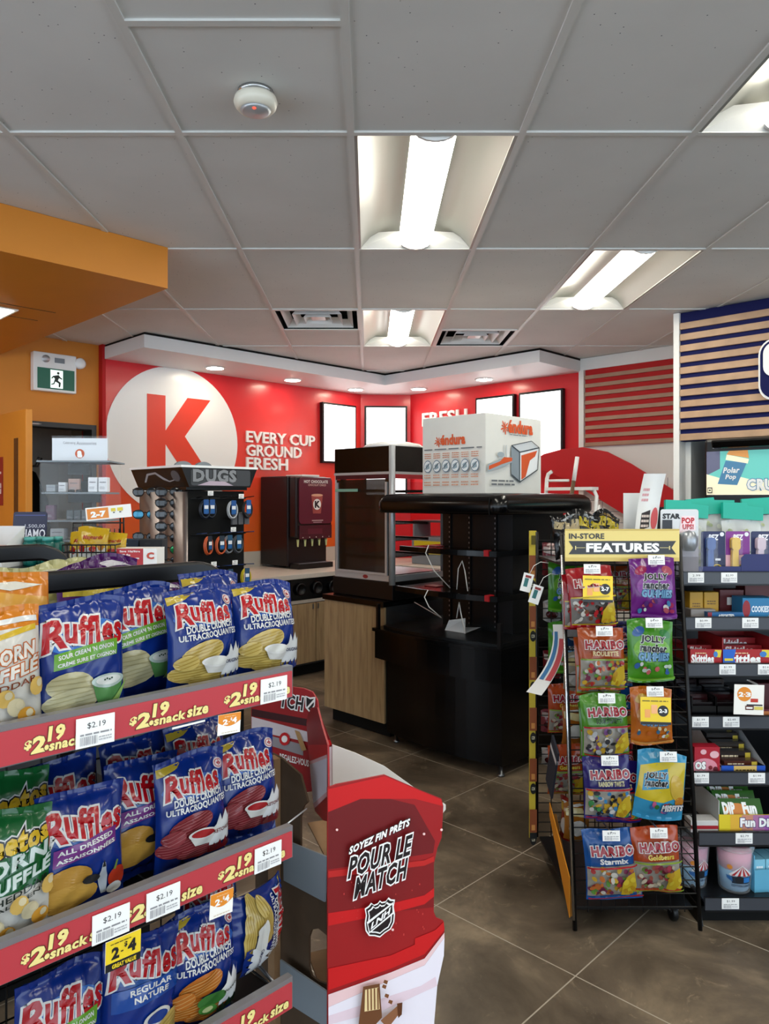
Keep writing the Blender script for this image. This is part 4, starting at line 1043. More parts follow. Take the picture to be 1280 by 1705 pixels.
for si, zs in enumerate(ZS):
    b = MB(); zp = zs-.020
    b.box(-1.05, .012, zp-.006, -.002, .29, zp, 'black_metal')
    for k in range(14): b.bar((-1.04+k*.08, .012, zp+.002), (-1.04+k*.08, .29, zp+.002), .0025, 'black_metal', 5)
    S = b.build('shelf', t)
    b = MB(); b.box(-1.05, -.003, zs-.029, .0, .0119, zs+.029, 'strip_clear'); b.box(-1.048, -.0062, zs-.0265, -.004, -.0031, zs+.020, 'strip_red')
    L_ = 1.05; Hs = .041
    pr = face_print(b, -1.05, zs-.024, L_, Hs, -.0062, eps=.00018)
    fx = lambda px: (SX(px)+1.05)/L_
    if si == 0: st = [(38, 175), (213, 345), (370, 480)]
    elif si == 1: st = [(33, 190), (205, 335), (360, 472)]
    else: st = [(95, 230), (240, 355), (365, 478)]
    for a, c in st: pr.d = .0002; price(pr, fx(a), fx(c)-fx(a))
    P_ = b.build('price_strip', S)
    tg = {0: [(121, 1.0), (428, .86)], 1: [(148, 1), (238, .95), (418, .86)], 2: [(40, 1.)]}[si]
    for px, q in tg: price_tag('price_tag', P_, .058, .043, (SX(px), -.0092, zs-.026), '$2.19', (0, .02, 0), int(px))
    if si == 0: promo(P_, .045, .034, (SX(358), -.0092, zs-.027), 'orange', (0, .06, 0)); b = MB(); b.box(.04, -.001, 0, .10, 0, .003, 'white_paint'); b.build('label_clip', P_, (SX(300)-.06, -.0092, zs-.0315))
    if si == 1: promo(P_, .056, .045, (SX(171), -.0092, zs-.030), 'yellow', (0, .03, 0)); promo(P_, .045, .040, (SX(345), -.0092, zs-.029), 'orange', (0, .06, 0))
    if si == 2: promo(P_, .056, .045, (SX(-22), -.0092, zs+.05), 'yellow')
# lowest shelf base and frame
b = MB(); b.box(-1.05, .0, .0, .0, .80, .10, 'black_metal'); b.build('base', t)
for v0, xe, zt in ((.306, .055, 1.447), (.795, -.085, 1.468)):
    b = MB(); pts = [(-1.1, zt)]+[(xe-.07+.07*math.sin(a), zt-.07+.07*math.cos(a)) for a in [PI/2*i/8 for i in range(9)]]+[(xe, .12)]
    ring = []
    hw = .020; vv = []; ff = []
    for i, (x, z) in enumerate(pts):
        a = pts[max(0, i-1)]; c = pts[min(len(pts)-1, i+1)]; d = Vector((c[0]-a[0], c[1]-a[1])).normalized(); n = Vector((-d.y, d.x))
        for s_, yy in ((1, -.012), (1, .012), (-1, .012), (-1, -.012)): vv.append((x+n.x*hw*s_, v0+yy, z+n.y*hw*s_))
    for i in range(len(pts)-1):
        for k in range(4): ff.append((4*i+k, 4*i+(k+1) % 4, 4*i+4+(k+1) % 4, 4*i+4+k))
    ff += [(0, 1, 2, 3), tuple(4*(len(pts)-1)+k for k in range(4))]
    b.add(vv, ff, 'black_plastic'); b.build('end_frame', t, bevel=.006)
b = MB()
for z in [.2+.06*k for k in range(20)]: b.bar((-1.05, .312, z), (.045, .312, z), .002, 'black_metal')
for x in [-1.05+.06*k for k in range(18)]: b.bar((x, .312, .12), (x, .312, 1.40), .002, 'black_metal')
b.build('back_grid', t)
for z in (1.245, .96):
    b = MB(); b.box(-1.05, .33, z-.006, -.09, .76, z, 'black_metal'); b.build('rear_shelf', t)
b = MB()
for zs in ZS: b.bar((.0, .012, zs-.02), (.05, .30, zs-.02), .004, 'steel', 6)
b.build('side_wire', t)
b = MB(); b.tube([(.0, .03, .985), (.12, .10, .965)], .0016, 'alu', 5); b.build('tension_wire', t)
def chips(kind, px, v, z, yaw, lean, label, roll=0, grp=None, name='chip_bag', sc=None):
    p = UV(ku(px, v), v, z)
    put_mesh(name, K[kind], p, (lean, roll, A45+yaw), label, 'bag of chips' if name == 'chip_bag' else 'snack bag', grp, sc)
G1, G2, G3 = 'chip bags on the top rack shelf', 'chip bags on the middle rack shelf', 'chip bags on the lowest rack shelf'
Z1, Z2, Z3 = 1.247, .954, .678
chips('cheddar', -14, 1.098, Z1, -.05, -.10, 'white and orange cheddar popcorn bag, leftmost on the top shelf', 0, G1, 'popcorn_bag')
chips('orange', 15, 1.205, Z1+.03, .1, -.05, 'orange bag standing behind the white cheddar popcorn bag', 0, G1, 'popcorn_bag')
chips('sour', 136, 1.105, Z1, .0, -.10, 'blue sour cream chip bag with green banner, front one on top shelf', .03, G1)
chips('sour', 234, 1.178, Z1+.004, .04, -.10, 'second blue sour cream chip bag, partly behind the front one', -.02, G1)
chips('double', 338, 1.110, Z1, .04, -.10, 'blue double crunch chip bag with yellow chips, left of the top shelf pair', .04, G1)
chips('double', 440, 1.112, Z1, -.02, -.14, 'blue double crunch chip bag at the right end of the top shelf', .09, G1)
chips('double', 345, 1.205, Z1+.015, .1, -.05, 'blue chip bag hidden behind the double crunch pair on top shelf', .1, G1)
chips('cheddar_green', 8, 1.105, Z2, -.05, -.10, 'green and white jalapeño popcorn bag, leftmost on the middle shelf', 0, G2, 'popcorn_bag')
chips('cheddar_green', 10, 1.21, Z2+.02, .05, -.05, 'green popcorn bag standing behind the front green popcorn bag', 0, G2, 'popcorn_bag')
chips('dressed', 134, 1.108, Z2, .02, -.10, 'blue all dressed chip bag with purple banner, front one on middle shelf', .04, G2)
chips('dressed', 236, 1.165, Z2, .05, -.10, 'second blue all dressed chip bag, partly behind the front one', .05, G2)
chips('dressed', 110, 1.235, Z2+.012, .0, -.05, 'dark blue chip bag behind the front all dressed bag', -.08, G2)
chips('ketchup', 318, 1.120, Z2, .02, -.10, 'blue ketchup chip bag with dark red chips, left one of two', .05, G2)
chips('ketchup', 410, 1.142, Z2, .0, -.12, 'blue ketchup chip bag at the right end of the middle shelf', .05, G2)
chips('double', 322, 1.24, Z2+.015, .1, -.05, 'blue chip bag behind the left ketchup bag on the middle shelf', .08, G2)
chips('regular', 236, 1.262, Z2+.01, .1, -.05, 'dark chip bag at the back of the middle shelf between the bags', -.06, G2)
chips('sour', 92, 1.105, Z3+.012, .05, -.10, 'blue chip bag in lower left corner, mostly cut by photo edge', .1, G3)
chips('regular', 226, 1.105, Z3+.012, .05, -.10, 'blue regular chip bag with plain blue banner on the lowest shelf', .12, G3)
chips('jalapeno', 330, 1.112, Z3, .02, -.10, 'blue jalapeño chip bag with green pepper on the lowest shelf', .10, G3)
chips('double', 345, 1.215, Z3+.03, .05, -.02, 'dark chip bag behind the jalapeño bag on the lowest shelf', .0, G3)
# bag lying on its side at the right end
p = UV(ku(424, 1.17)-.012, 1.15, Z3+.03); M_ = Matrix.Translation(Vector(p)+Vector((0, 0, .075))) @ Matrix.Rotation(A45+.35, 4, 'Z') @ Matrix.Rotation(-1.42+PI, 4, 'Y') @ Matrix.Translation((0, 0, -.10))
o = put_mesh('chip_bag', K['double'], (0, 0, 0), (0, 0, 0), 'blue chip bag turned on its side at right end of the lowest shelf', 'bag of chips', G3); o.matrix_world = M_
GB = 'snack bags on the far side of the rack'
chips('pale', 62, 1.50, 1.262, .1, -.12, 'pale yellow snack bag behind the rack rail, leftmost of them', .05, GB, 'snack_bag')
chips('pale', 108, 1.54, 1.262, -.3, -.3, 'pale yellow snack bag behind the rack rail, next to the purple ones', -.1, GB, 'snack_bag')
chips('purple', 150, 1.47, 1.255, .2, -.2, 'purple snack bag behind the rack rail, left of the purple pair', .08, GB, 'snack_bag')
chips('purple', 186, 1.55, 1.262, -.1, -.1, 'purple snack bag behind the rack rail, right of the purple pair', -.04, GB, 'snack_bag')
chips('purple', 262, 1.49, 1.212, .1, -.05, 'purple and yellow snack bag low behind the rail, right of the others', .05, GB, 'snack_bag')
chips('pale', -12, 1.50, 1.233, .1, -.2, 'pale snack bag behind the rack rail at the left photo edge', .0, GB, 'snack_bag')
# ================================================================== RED CARDBOARD DISPLAY
class Plane:
    """a vertical plane over two ground points; f(px, py) gives (distance along, height)"""
    def __init__(s, A, B):
        s.A = Vector(A); s.B = Vector(B); d = s.B-s.A; s.L = d.length; s.d = d/s.L; s.rz = math.atan2(d.y, d.x)
    def f(s, px, py):
        k = (px-CX)/F; Y = (s.A.x*s.d.y-s.A.y*s.d.x)/(k*s.d.y-s.d.x); X = k*Y
        return ((X-s.A.x)*s.d.x+(Y-s.A.y)*s.d.y, ZC-(py-CY)/F*Y)
    @property
    def root(s): return (s.A.x, s.A.y, 0)
gp = lambda px, Y: ((px-CX)/F*Y, Y)
N = Plane(gp(545, 1.50), gp(740, 1.60))
t = thing('cardboard_display', 'empty red cardboard hockey display stand beside the chip rack', 'display stand', N.root, N.rz)
Ninv = Matrix.Rotation(-N.rz, 4, 'Z') @ Matrix.Translation((-N.A.x, -N.A.y, 0))
RDK, RMD, RLT, ICE, PNK = '#6a1014', '#98171a', '#c4171a', '#e9e2ec', '#dfa9ad'
out = [(545, 1312), (560, 1306), (640, 1290), (700, 1316), (735, 1330), (738, 1342), (735, 1395), (728, 1412), (722, 1440), (722, 1518), (726, 1528), (738, 1533), (740, 1546), (738, 1590), (727, 1640), (722, 1700)]
P_ = [N.f(*q) for q in out]; P_ += [(P_[-1][0], .30), (P_[-1][0]+.008, 0.002), (0, .002)]
b = MB(); b.prism(P_, 0, .004, RMD)
pr = Print(b, lambda u, v, d: (u, -d, v), 1, 1, None, .0003)
def poly(pts, mat): pr.poly([N.f(*q) for q in pts], mat)
poly([(546, 1345), (600, 1318), (690, 1340), (724, 1400), (721, 1420), (546, 1448)], RDK) 
poly([(546, 1314), (640, 1292), (734, 1331), (737, 1342), (690, 1330), (600, 1330), (546, 1352)], RLT)
poly([(546, 1462), (722, 1428), (722, 1510), (546, 1530)], '#7c1316'); poly([(546, 1450), (706, 1432), (722, 1425), (722, 1434), (706, 1441), (546, 1461)], '#b8211f')
poly([(546, 1520), (650, 1504), (706, 1490), (722, 1478), (722, 1492), (706, 1505), (650, 1520), (546, 1541)], RLT)
poly([(546, 1612), (650, 1590), (690, 1572), (690, 1562), (724, 1548), (738, 1534), (739, 1548), (706, 1588), (650, 1612), (546, 1648)], RLT)
poly([(546, 1655), (650, 1618), (706, 1595), (739, 1552), (739, 1560), (706, 1606), (650, 1630), (546, 1676)], '#e9c4c6')
poly([(546, 1676), (650, 1630), (706, 1606), (739, 1560), (738, 1590), (727, 1640), (722, 1700), (722, 1900), (546, 1900)], ICE)
poly([(546, 1690), (700, 1640), (724, 1625), (727, 1640), (640, 1680), (546, 1705)], '#e3ccd6')
rs = random.Random(4)
for k in range(26):
    x, y = rs.uniform(560, 715), rs.uniform(1460, 1560); e = rs.uniform(.4, 1.0); poly([(x, y), (x+1.6*e, y+.4), (x+1.2*e, y+4*e), (x-.6, y+3.5*e)], '#c4403c')
for x, y in ((558, 1378), (702, 1385), (731, 1378), (650, 1543)): poly([(x+2.2*math.cos(a), y+2.2*math.sin(a)) for a in [i*PI/4 for i in range(8)]], '#f0c8c4')
def ntext(s_, x0, y0, x1, y1, slope_px, mat, bold, sh, outl, ow):
    """y0 baseline at the left, y1 cap height; slope in px rise over the whole length"""
    a = N.f(x0, y0); c = N.f(x1, y0-slope_px); h = N.f(x0, y1)[1]-a[1]
    pr.text(s_, a[0], a[1], c[0], a[1]+h, mat, bold, sh, outl, ow, slope=(c[1]-a[1])/(c[0]-a[0]))
WT, BK = '#f4f2f0', '#1a1012'
ntext('SOYEZ FIN PRÊTS', 578, 1418, 678, 1404, 48, WT, .05, .25, BK, .12)
ntext('POUR LE', 576, 1458, 682, 1426, 42, BK, .03, .3, WT, .09)
ntext('MATCH', 586, 1491, 674, 1459, 36, BK, .03, .3, WT, .09)
hs = [(0, .98), (.14, .86), (.40, .84), (.58, 1.0), (.74, .86), (1.0, .78), (.92, .42), (1.0, .0), (.95, -.42), (.72, -.74), (.35, -.84), (0, -1.0)]
hs = hs+[(-x, y) for x, y in reversed(hs[1:-1])]
def shr(k): return [(628+25*x*k, 1524-31*y*k-7.5*x*k) for x, y in hs]
poly(shr(1.0), WT); poly(shr(.92), BK); poly(shr(.80), WT); poly(shr(.72), BK)
poly([(606, 1529), (610, 1548), (650.5, 1515), (649.5, 1496)], WT); poly([(608, 1532), (611, 1544.5), (648.5, 1513), (648, 1500)], BK)
ntext('LNH', 613, 1540.5, 645, 1531.5, 27, WT, .04, .2, None, 0)
# wafer picture
poly([(600, 1635), (627, 1630), (631, 1686), (618, 1700), (592, 1700)], '#6b4226'); poly([(603, 1640), (625, 1636), (627, 1672), (602, 1676)], '#e9cf9a')
for k in range(4): poly([(606+k*5.5, 1639.5-k), (608.3+k*5.5, 1639-k), (608.8+k*5.5, 1674-k), (606.5+k*5.5, 1674.5-k)], '#7b4e2c')
poly([(628, 1690), (658, 1664), (661, 1676), (640, 1703)], '#8a5a3c'); poly([(655, 1662), (664, 1660), (663, 1680), (657, 1686)], '#5a3218')
for x, y in ((632, 1630), (636, 1645), (642, 1655), (634, 1622)): poly([(x, y), (x+6, y+2), (x+4, y+8), (x-2, y+5)], '#7a4a28')
b.build('front_panel', t)
def sub(plane, pts, mat, name, thick=.004, art=None, extra=None):
    b = MB(); b.prism([plane.f(*q) for q in pts]+(extra or []), 0, thick, mat)
    if art:
        p2 = Print(b, lambda u, v, d: (u, -d, v), 1, 1, None, .0003); art(p2, plane)
    o = b.build(name, t); o.matrix_local = Ninv @ Matrix.Translation(plane.root) @ Matrix.Rotation(plane.rz, 4, 'Z'); return o
# right return and rear panel (white inside)
Rr = Plane(gp(560, 1.80), gp(752, 1.86)); L0 = Rr.L
sub(Rr, [(553, 1240), (592, 1254), (640, 1276), (690, 1312), (742, 1340), (742, 1348), (728, 1365), (716, 1420), (712, 1520)], 'carton_white', 'rear_panel', extra=[(Rr.f(712, 1520)[0], .002), (0, .002)])
Wg = Plane(gp(510, 1.80), gp(546, 1.505))
def wing_art(p2, pl):
    q = lambda pts, m: p2.poly([pl.f(*z) for z in pts], m)
    q([(513, 1240), (545, 1240), (545, 1258), (515, 1268)], RLT); q([(515, 1268), (545, 1256), (545, 1262), (516, 1273)], '#eab8b8'); q([(516, 1273), (545, 1262), (545, 1318), (522, 1338)], '#e4dde6'); q([(522, 1338), (545, 1318), (545, 1326), (524, 1346)], '#d9a6aa')
sub(Wg, [(510, 1205), (512, 1190), (519, 1178), (528, 1178), (536, 1210), (545, 1240), (545.9, 1312), (545.5, 1368), (538, 1366), (524, 1350), (515, 1270)], RMD, 'wing_panel', art=wing_art)
Wi = Plane(gp(511, 1.80), gp(562, 1.802)); sub(Wi, [(516, 1180), (530, 1183), (553, 1240), (562, 1262), (560, 1330), (520, 1330)], RDK, 'rear_wing', art=lambda p2, pl: [p2.poly([pl.f(*z) for z in pts], m) for pts, m in (([(517, 1228), (549, 1232), (552, 1240), (520, 1250)], RLT), ([(520, 1250), (556, 1242), (561, 1262), (560, 1325), (522, 1328)], '#e4dde6'))])
Hd = Plane(gp(418, 2.0), gp(530, 1.84))
def head_art(p2, pl):
    q = lambda pts, m: p2.poly([pl.f(*z) for z in pts], m)
    q([(419, 1180), (527, 1200), (527, 1212), (419, 1192)], '#3a0f12'); q([(419, 1193), (526, 1222), (526, 1238), (419, 1216)], '#cfc5cc'); q([(419, 1216), (505, 1240), (505, 1258), (419, 1232)], '#8f8a90')
    a = pl.f(468, 1176); c = pl.f(506, 1183); h = pl.f(468, 1155)[1]-a[1]; p2.text('TCH', a[0], a[1], c[0], a[1]+h, BK, .03, .2, WT, .1, slope=(c[1]-a[1])/(c[0]-a[0]))
    q([(509, 1158), (517, 1161), (526, 1160), (525, 1175), (517, 1187), (509, 1178)], WT); q([(511, 1160), (517, 1164), (524, 1163), (523, 1174), (517, 1183), (511, 1176)], BK); q([(511, 1178), (524, 1163), (524, 1168), (513, 1180)], WT)
    a = pl.f(467, 1264); c = pl.f(515, 1276); h = pl.f(467, 1254)[1]-a[1]; p2.text('REGALEZ-VOUS', a[0], a[1], c[0], a[1]+h, WT, .03, 0, slope=(c[1]-a[1])/(c[0]-a[0]))
    cx, cy = 475, 1230; q([(cx+9*math.cos(i*PI/6), cy+11*math.sin(i*PI/6)) for i in range(12)], RLT); q([(cx+5*math.cos(i*PI/6), cy+6*math.sin(i*PI/6)) for i in range(12)], WT)
    q([(492, 1215), (500, 1218), (512, 1248), (504, 1250)], '#b08a5a')
sub(Hd, [(418, 1138), (470, 1142), (505, 1146), (520, 1152), (528, 1166), (530, 1185), (527, 1240), (524, 1300), (518, 1318), (506, 1320), (480, 1312), (472, 1300), (468, 1275), (418, 1262)], RMD, 'header_panel', art=head_art)
# brown inner wall with two rounded cut-outs
Kb = Plane(gp(425, 1.80), gp(548, 1.535))
def kr(pts, ex=None): return sub(Kb, pts, 'dark_kraft', 'inner_wall', .005, extra=ex)
b = MB()
def quad(pts, ex=None): b.prism([Kb.f(*q) for q in pts]+(ex or []), 0, .005, 'dark_kraft')
quad([(425, 1240), (468, 1262), (500, 1290), (512, 1335), (505, 1342), (500, 1360), (500, 1410), (505, 1424), (425, 1400)])
quad([(425, 1400.2), (505, 1424.2), (515, 1430), (547, 1444), (547, 1560), (530, 1546), (518, 1548), (514, 1560), (425, 1520)])
quad([(425, 1520.2), (514, 1560.2), (514, 1610), (518, 1625), (530, 1634), (547, 1640), (547, 1705)], [(Kb.f(547, 1705)[0], .002), (0, .002)])
b.box(0.095, -.0165, .02, .125, -.0005, 1.0, 'kraft')
o = b.build('inner_wall', t); o.matrix_local = Ninv @ Matrix.Translation(Kb.root) @ Matrix.Rotation(Kb.rz, 4, 'Z')
Ks = Plane(gp(462, 1.66), gp(545, 1.503))
sub(Ks, [(471, 1398), (544.5, 1427), (540, 1502), (472, 1466)], 'grey_panel', 'shelf_lip'); sub(Ks, [(466, 1598), (544.5, 1652), (544.5, 1712), (466, 1662)], 'grey_panel', 'shelf_lip')
for z in (.85, .55, .25):
    b = MB(); b.prism([(.006, .03), (N.L-.03, .03), (N.L-.015, .20), (.02, .20)], z, z+.004, 'kraft', 'z'); b.build('shelf', t)
# ================================================================== SERVICE COUNTER WITH CLUTTER behind the rack
t = thing('service_counter', 'dark service counter behind the chip rack covered with small goods', 'counter', UV(0, 2.42, 0), A45)
b = MB(); b.box(-.4, .02, .08, 1.36, .78, 1.335, 'charcoal'); b.build('carcass', t)
b = MB(); b.box(-.4, .06, .001, 1.34, .76, .0799, 'black_matt'); b.build('plinth', t)
b = MB(); b.box(-.42, 0, 1.3355, 1.40, .80, 1.37, 'black_plastic'); b.build('top', t, bevel=.004)
ZCn = 1.3705
def px3(px, Y): p = at(px, CY, Y); return (p.x, p.y)
# acrylic showcase
x0 = (66-CX)/F*2.95; x1 = (176-CX)/F*2.95
t = thing('acrylic_showcase', 'clear acrylic countertop showcase with shelves and white header card', 'display case', (x0, 2.95, ZCn), .06)
wd = x1-x0; hh = .375
for a, c, nm in ((0, .004, 'side_panel'), (wd-.004, wd, 'side_panel')):
    b = MB(); b.box(a, 0.0, 0, c, .20, hh, 'acrylic'); b.build(nm, t)
b = MB(); b.box(.0045, 0.0, 0, wd-.0045, .003, hh, 'acrylic'); b.build('front_panel', t)
b = MB(); b.box(-.010, -.008, hh+.0003, wd+.014, .21, hh+.007, 'grey_panel'); b.build('top', t)
for z in (.055, .135, .248):
    b = MB(); b.box(.005, .004, z, wd-.005, .195, z+.007, 'grey_panel'); S = b.build('shelf', t)
b = MB(); b.box(.012, .10, hh+.0075, wd-.022, .104, hh+.115, 'acrylic'); b.box(.014, .096, hh+.0075, wd-.026, .0995, hh+.105, 'p#dfe3e8'); pr = face_print(b, .014, hh+.0075, wd-.04, .097, .096, eps=.0005)
pr.text('Celebrating', .20, .72, .42, .86, '#8a8a90', 0); pr.text('Accessories', .44, .72, .80, .86, '#8a8a90', 0); pr.ell(.5, .34, .085, .085*pr.W/pr.H, '#c4562a', 22); pr.text('a', .465, .20, .535, .44, WH, .06); b.build('header_card', t)
base = (x0, 2.95); ca, sa = math.cos(.06), math.sin(.06)
def incase(x, y, z): return (x0+x*ca-y*sa, 2.95+x*sa+y*ca, ZCn+z)
def small_box(x, y, z, w, d, h, col, lab, name='small_box', cat='box', tx=None, grp=None):
    b = MB(); b.box(0, 0, 0, w, d, h, col); pr = face_print(b, 0, 0, w, h, 0, eps=.0004); pr.lines(.15, .62, .85, .78, '#6a6a70', 1, int(x*1000)); pr.lines(.15, .2, .7, .4, '#9a9aa0', 2, int(x*777))
    tag(b.build(name, loc=incase(x, y, z), rz=.06, bevel=.002, seg=1), lab, cat, grp)
g = 'goods inside the acrylic showcase'
small_box(.180, .03, .256, .036, .04, .060, 'p#e6e6ea', 'white product box, left of two on top showcase shelf', grp=g)
small_box(.221, .03, .256, .036, .04, .060, 'p#e6e6ea', 'white product box, right of two on top showcase shelf', grp=g)
small_box(.055, .05, .256, .03, .03, .04, 'p#d8dade', 'small pale carton at left of the top showcase shelf', grp=g)
small_box(.088, .07, .256, .045, .02, .055, 'p#b99a90', 'flat pinkish pack on the top showcase shelf', 'flat_pack', 'pack', grp=g)
small_box(.010, .04, .256, .036, .05, .03, 'p#9aa0a6', 'grey carton in left corner of the top showcase shelf', grp=g)
for k in range(3): small_box(.094+.030*k, .03, .1425, .026, .04, .040, 'p#5e666c', ['dark grey product box, left of three on middle showcase shelf', 'dark grey product box, centre of three on middle showcase shelf', 'dark grey product box, right of three on middle showcase shelf'][k], grp=g)
small_box(.012, .03, .1425, .035, .03, .06, 'p#6d5468', 'mauve pack at the left of the middle showcase shelf', 'flat_pack', 'pack', grp=g)
small_box(.03, .03, .0625, .055, .05, .045, 'p#a9adb2', 'pale box stack on the lowest showcase shelf', grp=g)
small_box(.11, .05, .0625, .10, .08, .05, 'p#3c2830', 'dark maroon box on the lowest showcase shelf', grp=g)
b = MB(); b.box(0, 0, 0, .085, .02, .085, 'p#3a3a3a'); tag(b.build('black_card', loc=incase(.06, .15, .330), rz=.06), 'dark card standing at back of the top showcase shelf', 'card', g)
b = MB(); b.box(0, 0, 0, .13, .02, .09, 'p#141414'); tag(b.build('black_card', loc=incase(.06, .15, .2125), rz=.06), 'black card standing at back of the middle showcase shelf', 'card', g)
for x, lab in ((.115, 'wristwatch lying left on the top showcase shelf'), (.145, 'wristwatch lying right on the top showcase shelf')):
    b = MB(); b.lathe([(.0, 0), (.012, 0), (.013, .006), (.010, .010), (0, .010)], 'black_gloss', 14); tag(b.build('wristwatch', loc=incase(x, .03, .2555)), lab, 'watch', g)
# gift-card style sign
b = MB(); W_, H_ = .125, .105; b.prism(rr(0, 0, W_, H_, .01), 0, .004, '#14163a'); pr = face_print(b, 0, 0, W_, H_, 0, eps=.0004); pr.rect(.05, .86, .95, .90, '#3a3f78'); pr.text('1,500,00', .36, .42, .95, .56, '#c9c9d6', .0); pr.text('DIAMO', .22, .08, .97, .38, '#e6e6ee', .02); 
o = tag(b.build('lottery_sign', loc=(*px3(20, 2.72), ZCn+.0755)), 'dark navy sign with silver lettering left of the showcase', 'sign'); o.rotation_euler = (-.12, 0, 0)
b = MB(); b.box(.0, .0, 0, W_, .05, .0745, 'black_plastic'); tag(b.build('sign_stand', loc=(*px3(20, 2.72), ZCn)), 'low black block under the navy sign', 'stand')
# white tissue box
t = thing('tissue_box', 'open white carton with pink packs at the left photo edge', 'box', (*px3(-55, 2.42), ZCn), -.1)
b = MB(); b.add([(0, 0, 0), (.12, 0, 0), (.12, .12, 0), (0, .12, 0), (0, 0, .06), (.12, 0, .06), (.13, .12, .135), (0, .12, .135)], [(0, 1, 2, 3), (0, 1, 5, 4), (1, 2, 6, 5), (2, 3, 7, 6), (3, 0, 4, 7)], 'p#d3d2cf'); b.build('body', t)
for k in range(3):
    b = MB(); b.box(.01, .02+.028*k, .01, .11, .042+.028*k, .062+.004*k, 'p#d9a79b'); b.build('pink_pack', t)
# teal gum packs
for k in range(4):
    b = MB(); b.lathe([(.022, 0), (.024, .01), (.024, .075), (.018, .085)], 'f#177a70', 14); b.lathe([(.019, .0851), (.019, .098), (0, .098)], '#4f9c94', 14); T_ = tag(b.build('gum_bottle', loc=(*px3(50+15*k, 2.52+.03*(k % 2)), ZCn)), ['teal gum bottle, leftmost of four in front of the showcase', 'teal gum bottle, second of four in front of the showcase', 'teal gum bottle, third of four in front of the showcase', 'teal gum bottle, rightmost of four in front of the showcase'][k], 'gum bottle', 'teal gum bottles on the service counter')
# wire basket with yellow sweets
t = thing('wire_basket', 'black wire basket of yellow candy bags on the service counter', 'basket', (*px3(104, 2.44), ZCn), .05)
b = MB(); W_, D_, H_ = .172, .10, .075
for z in (0.004, .025, .05, H_): b.tube([(0, 0, z), (W_, 0, z), (W_, D_, z), (0, D_, z)], .0025, 'black_metal', 5, True)
for k in range(12):
    x = W_*k/11; b.tube([(x, 0, H_), (x, 0, .004), (x, D_, .004), (x, D_, H_+.05)], .0018, 'black_metal', 5)
b.tube([(0, D_, H_), (0, D_, H_+.07), (W_, D_, H_+.07), (W_, D_, H_)], .003, 'black_metal', 5)
b.tube([(W_-.012, D_, H_), (W_-.012, D_, .165), (W_-.0, D_, .165), (W_, D_, H_)], .003, 'black_metal', 5); b.build('basket', t)
b = MB(); b.box(-.03, .096, .155, .125, .0985, .20, 'p#eceae6'); pr = face_print(b, -.03, .155, .155, .045, .096, eps=.0004); pr.rect(.03, .1, .5, .9, '#dd8427'); pr.text('2-7', .12, .25, .42, .65, WH, .06); pr.rect(.56, .55, .66, .8, '#d9c33a'); pr.rect(.70, .55, .82, .8, '#d9c33a'); pr.rect(.60, .42, .64, .5, '#33402a'); pr.rect(.74, .42, .78, .5, '#33402a')
o = b.build('offer_sign', t, (W_-.02-.06, 0, .0)); o.rotation_euler = (0, -.10, 0)
def art_gummy(pr):
    pr.poly([(.04, .12), (.96, .12), (.96, .42), (.5, .46), (.04, .40)], '#f4efe4'); pr.text('Maynards', .20, .62, .84, .76, '#c4381f', .03, .15, slope=.05); pr.ell(.18, .42, .10, .12, '#c02a22', 14); pr.ell(.55, .40, .12, .08, '#d03a28', 14); pr.ell(.80, .44, .09, .09, '#d88a2a', 14)
KM = bag_mesh('candy_bag', .105, .13, .03, 'f#e6b81e', art_gummy, 41, 14, 16)
for i, (x, y, z, r, lab) in enumerate([(.085, .035, .006, .05, 'yellow candy bag at the front of the wire basket'), (.04, .07, -.0+.006, -.1, 'yellow candy bag at back left in the wire basket'), (.135, .07, .006, .12, 'yellow candy bag at back right in the wire basket')]):
    q = px3(104, 2.44); put_mesh('candy_bag', KM, (q[0]+x, q[1]+y, ZCn+z), (-.1, 0, r), lab, 'candy bag', 'yellow candy bags in the wire basket', (1, 1, 1 if i == 0 else .85))
# red-white promo carton and dark boxes
t = thing('promo_carton', 'red and white promo carton behind the rack rail', 'box', (*px3(194, 2.46), ZCn), .0)
b = MB(); b.box(0, 0, 0, .135, .09, .062, 'p#e4e2df'); pr = face_print(b, 0, 0, .135, .062, 0, eps=.0004); pr.rect(0, 0, .66, 1, '#ad2227'); pr.text('Save 10¢/litre', .08, .78, .58, .90, WH, .02); pr.text('with the', .08, .60, .34, .72, WH, .02); pr.text('PC Optimum', .08, .40, .56, .54, WH, .02); pr.text('card', .08, .22, .3, .34, WH, .02); pr.text('C', .76, .45, .92, .78, '#c0452e', .05)
b.build('body', t)
for k, (px, w, col, lab) in enumerate([(196, .075, 'p#2c3542', 'dark blue box behind the red and white promo carton'), (232, .085, 'p#2a2c30', 'dark grey box left of the sunglasses tower')]):
    b = MB(); b.box(0, 0, 0, w, .07, .078, col); pr = face_print(b, 0, 0, w, .078, 0, eps=.0004); pr.ell(.35, .8, .14, .05, '#5a6878' if k == 0 else '#303236'); pr.lines(.1, .5, .8, .6, '#5a6878', 1, 4); tag(b.build('boxed_item', loc=(*px3(px, 2.72), ZCn), bevel=.002), lab, 'box')
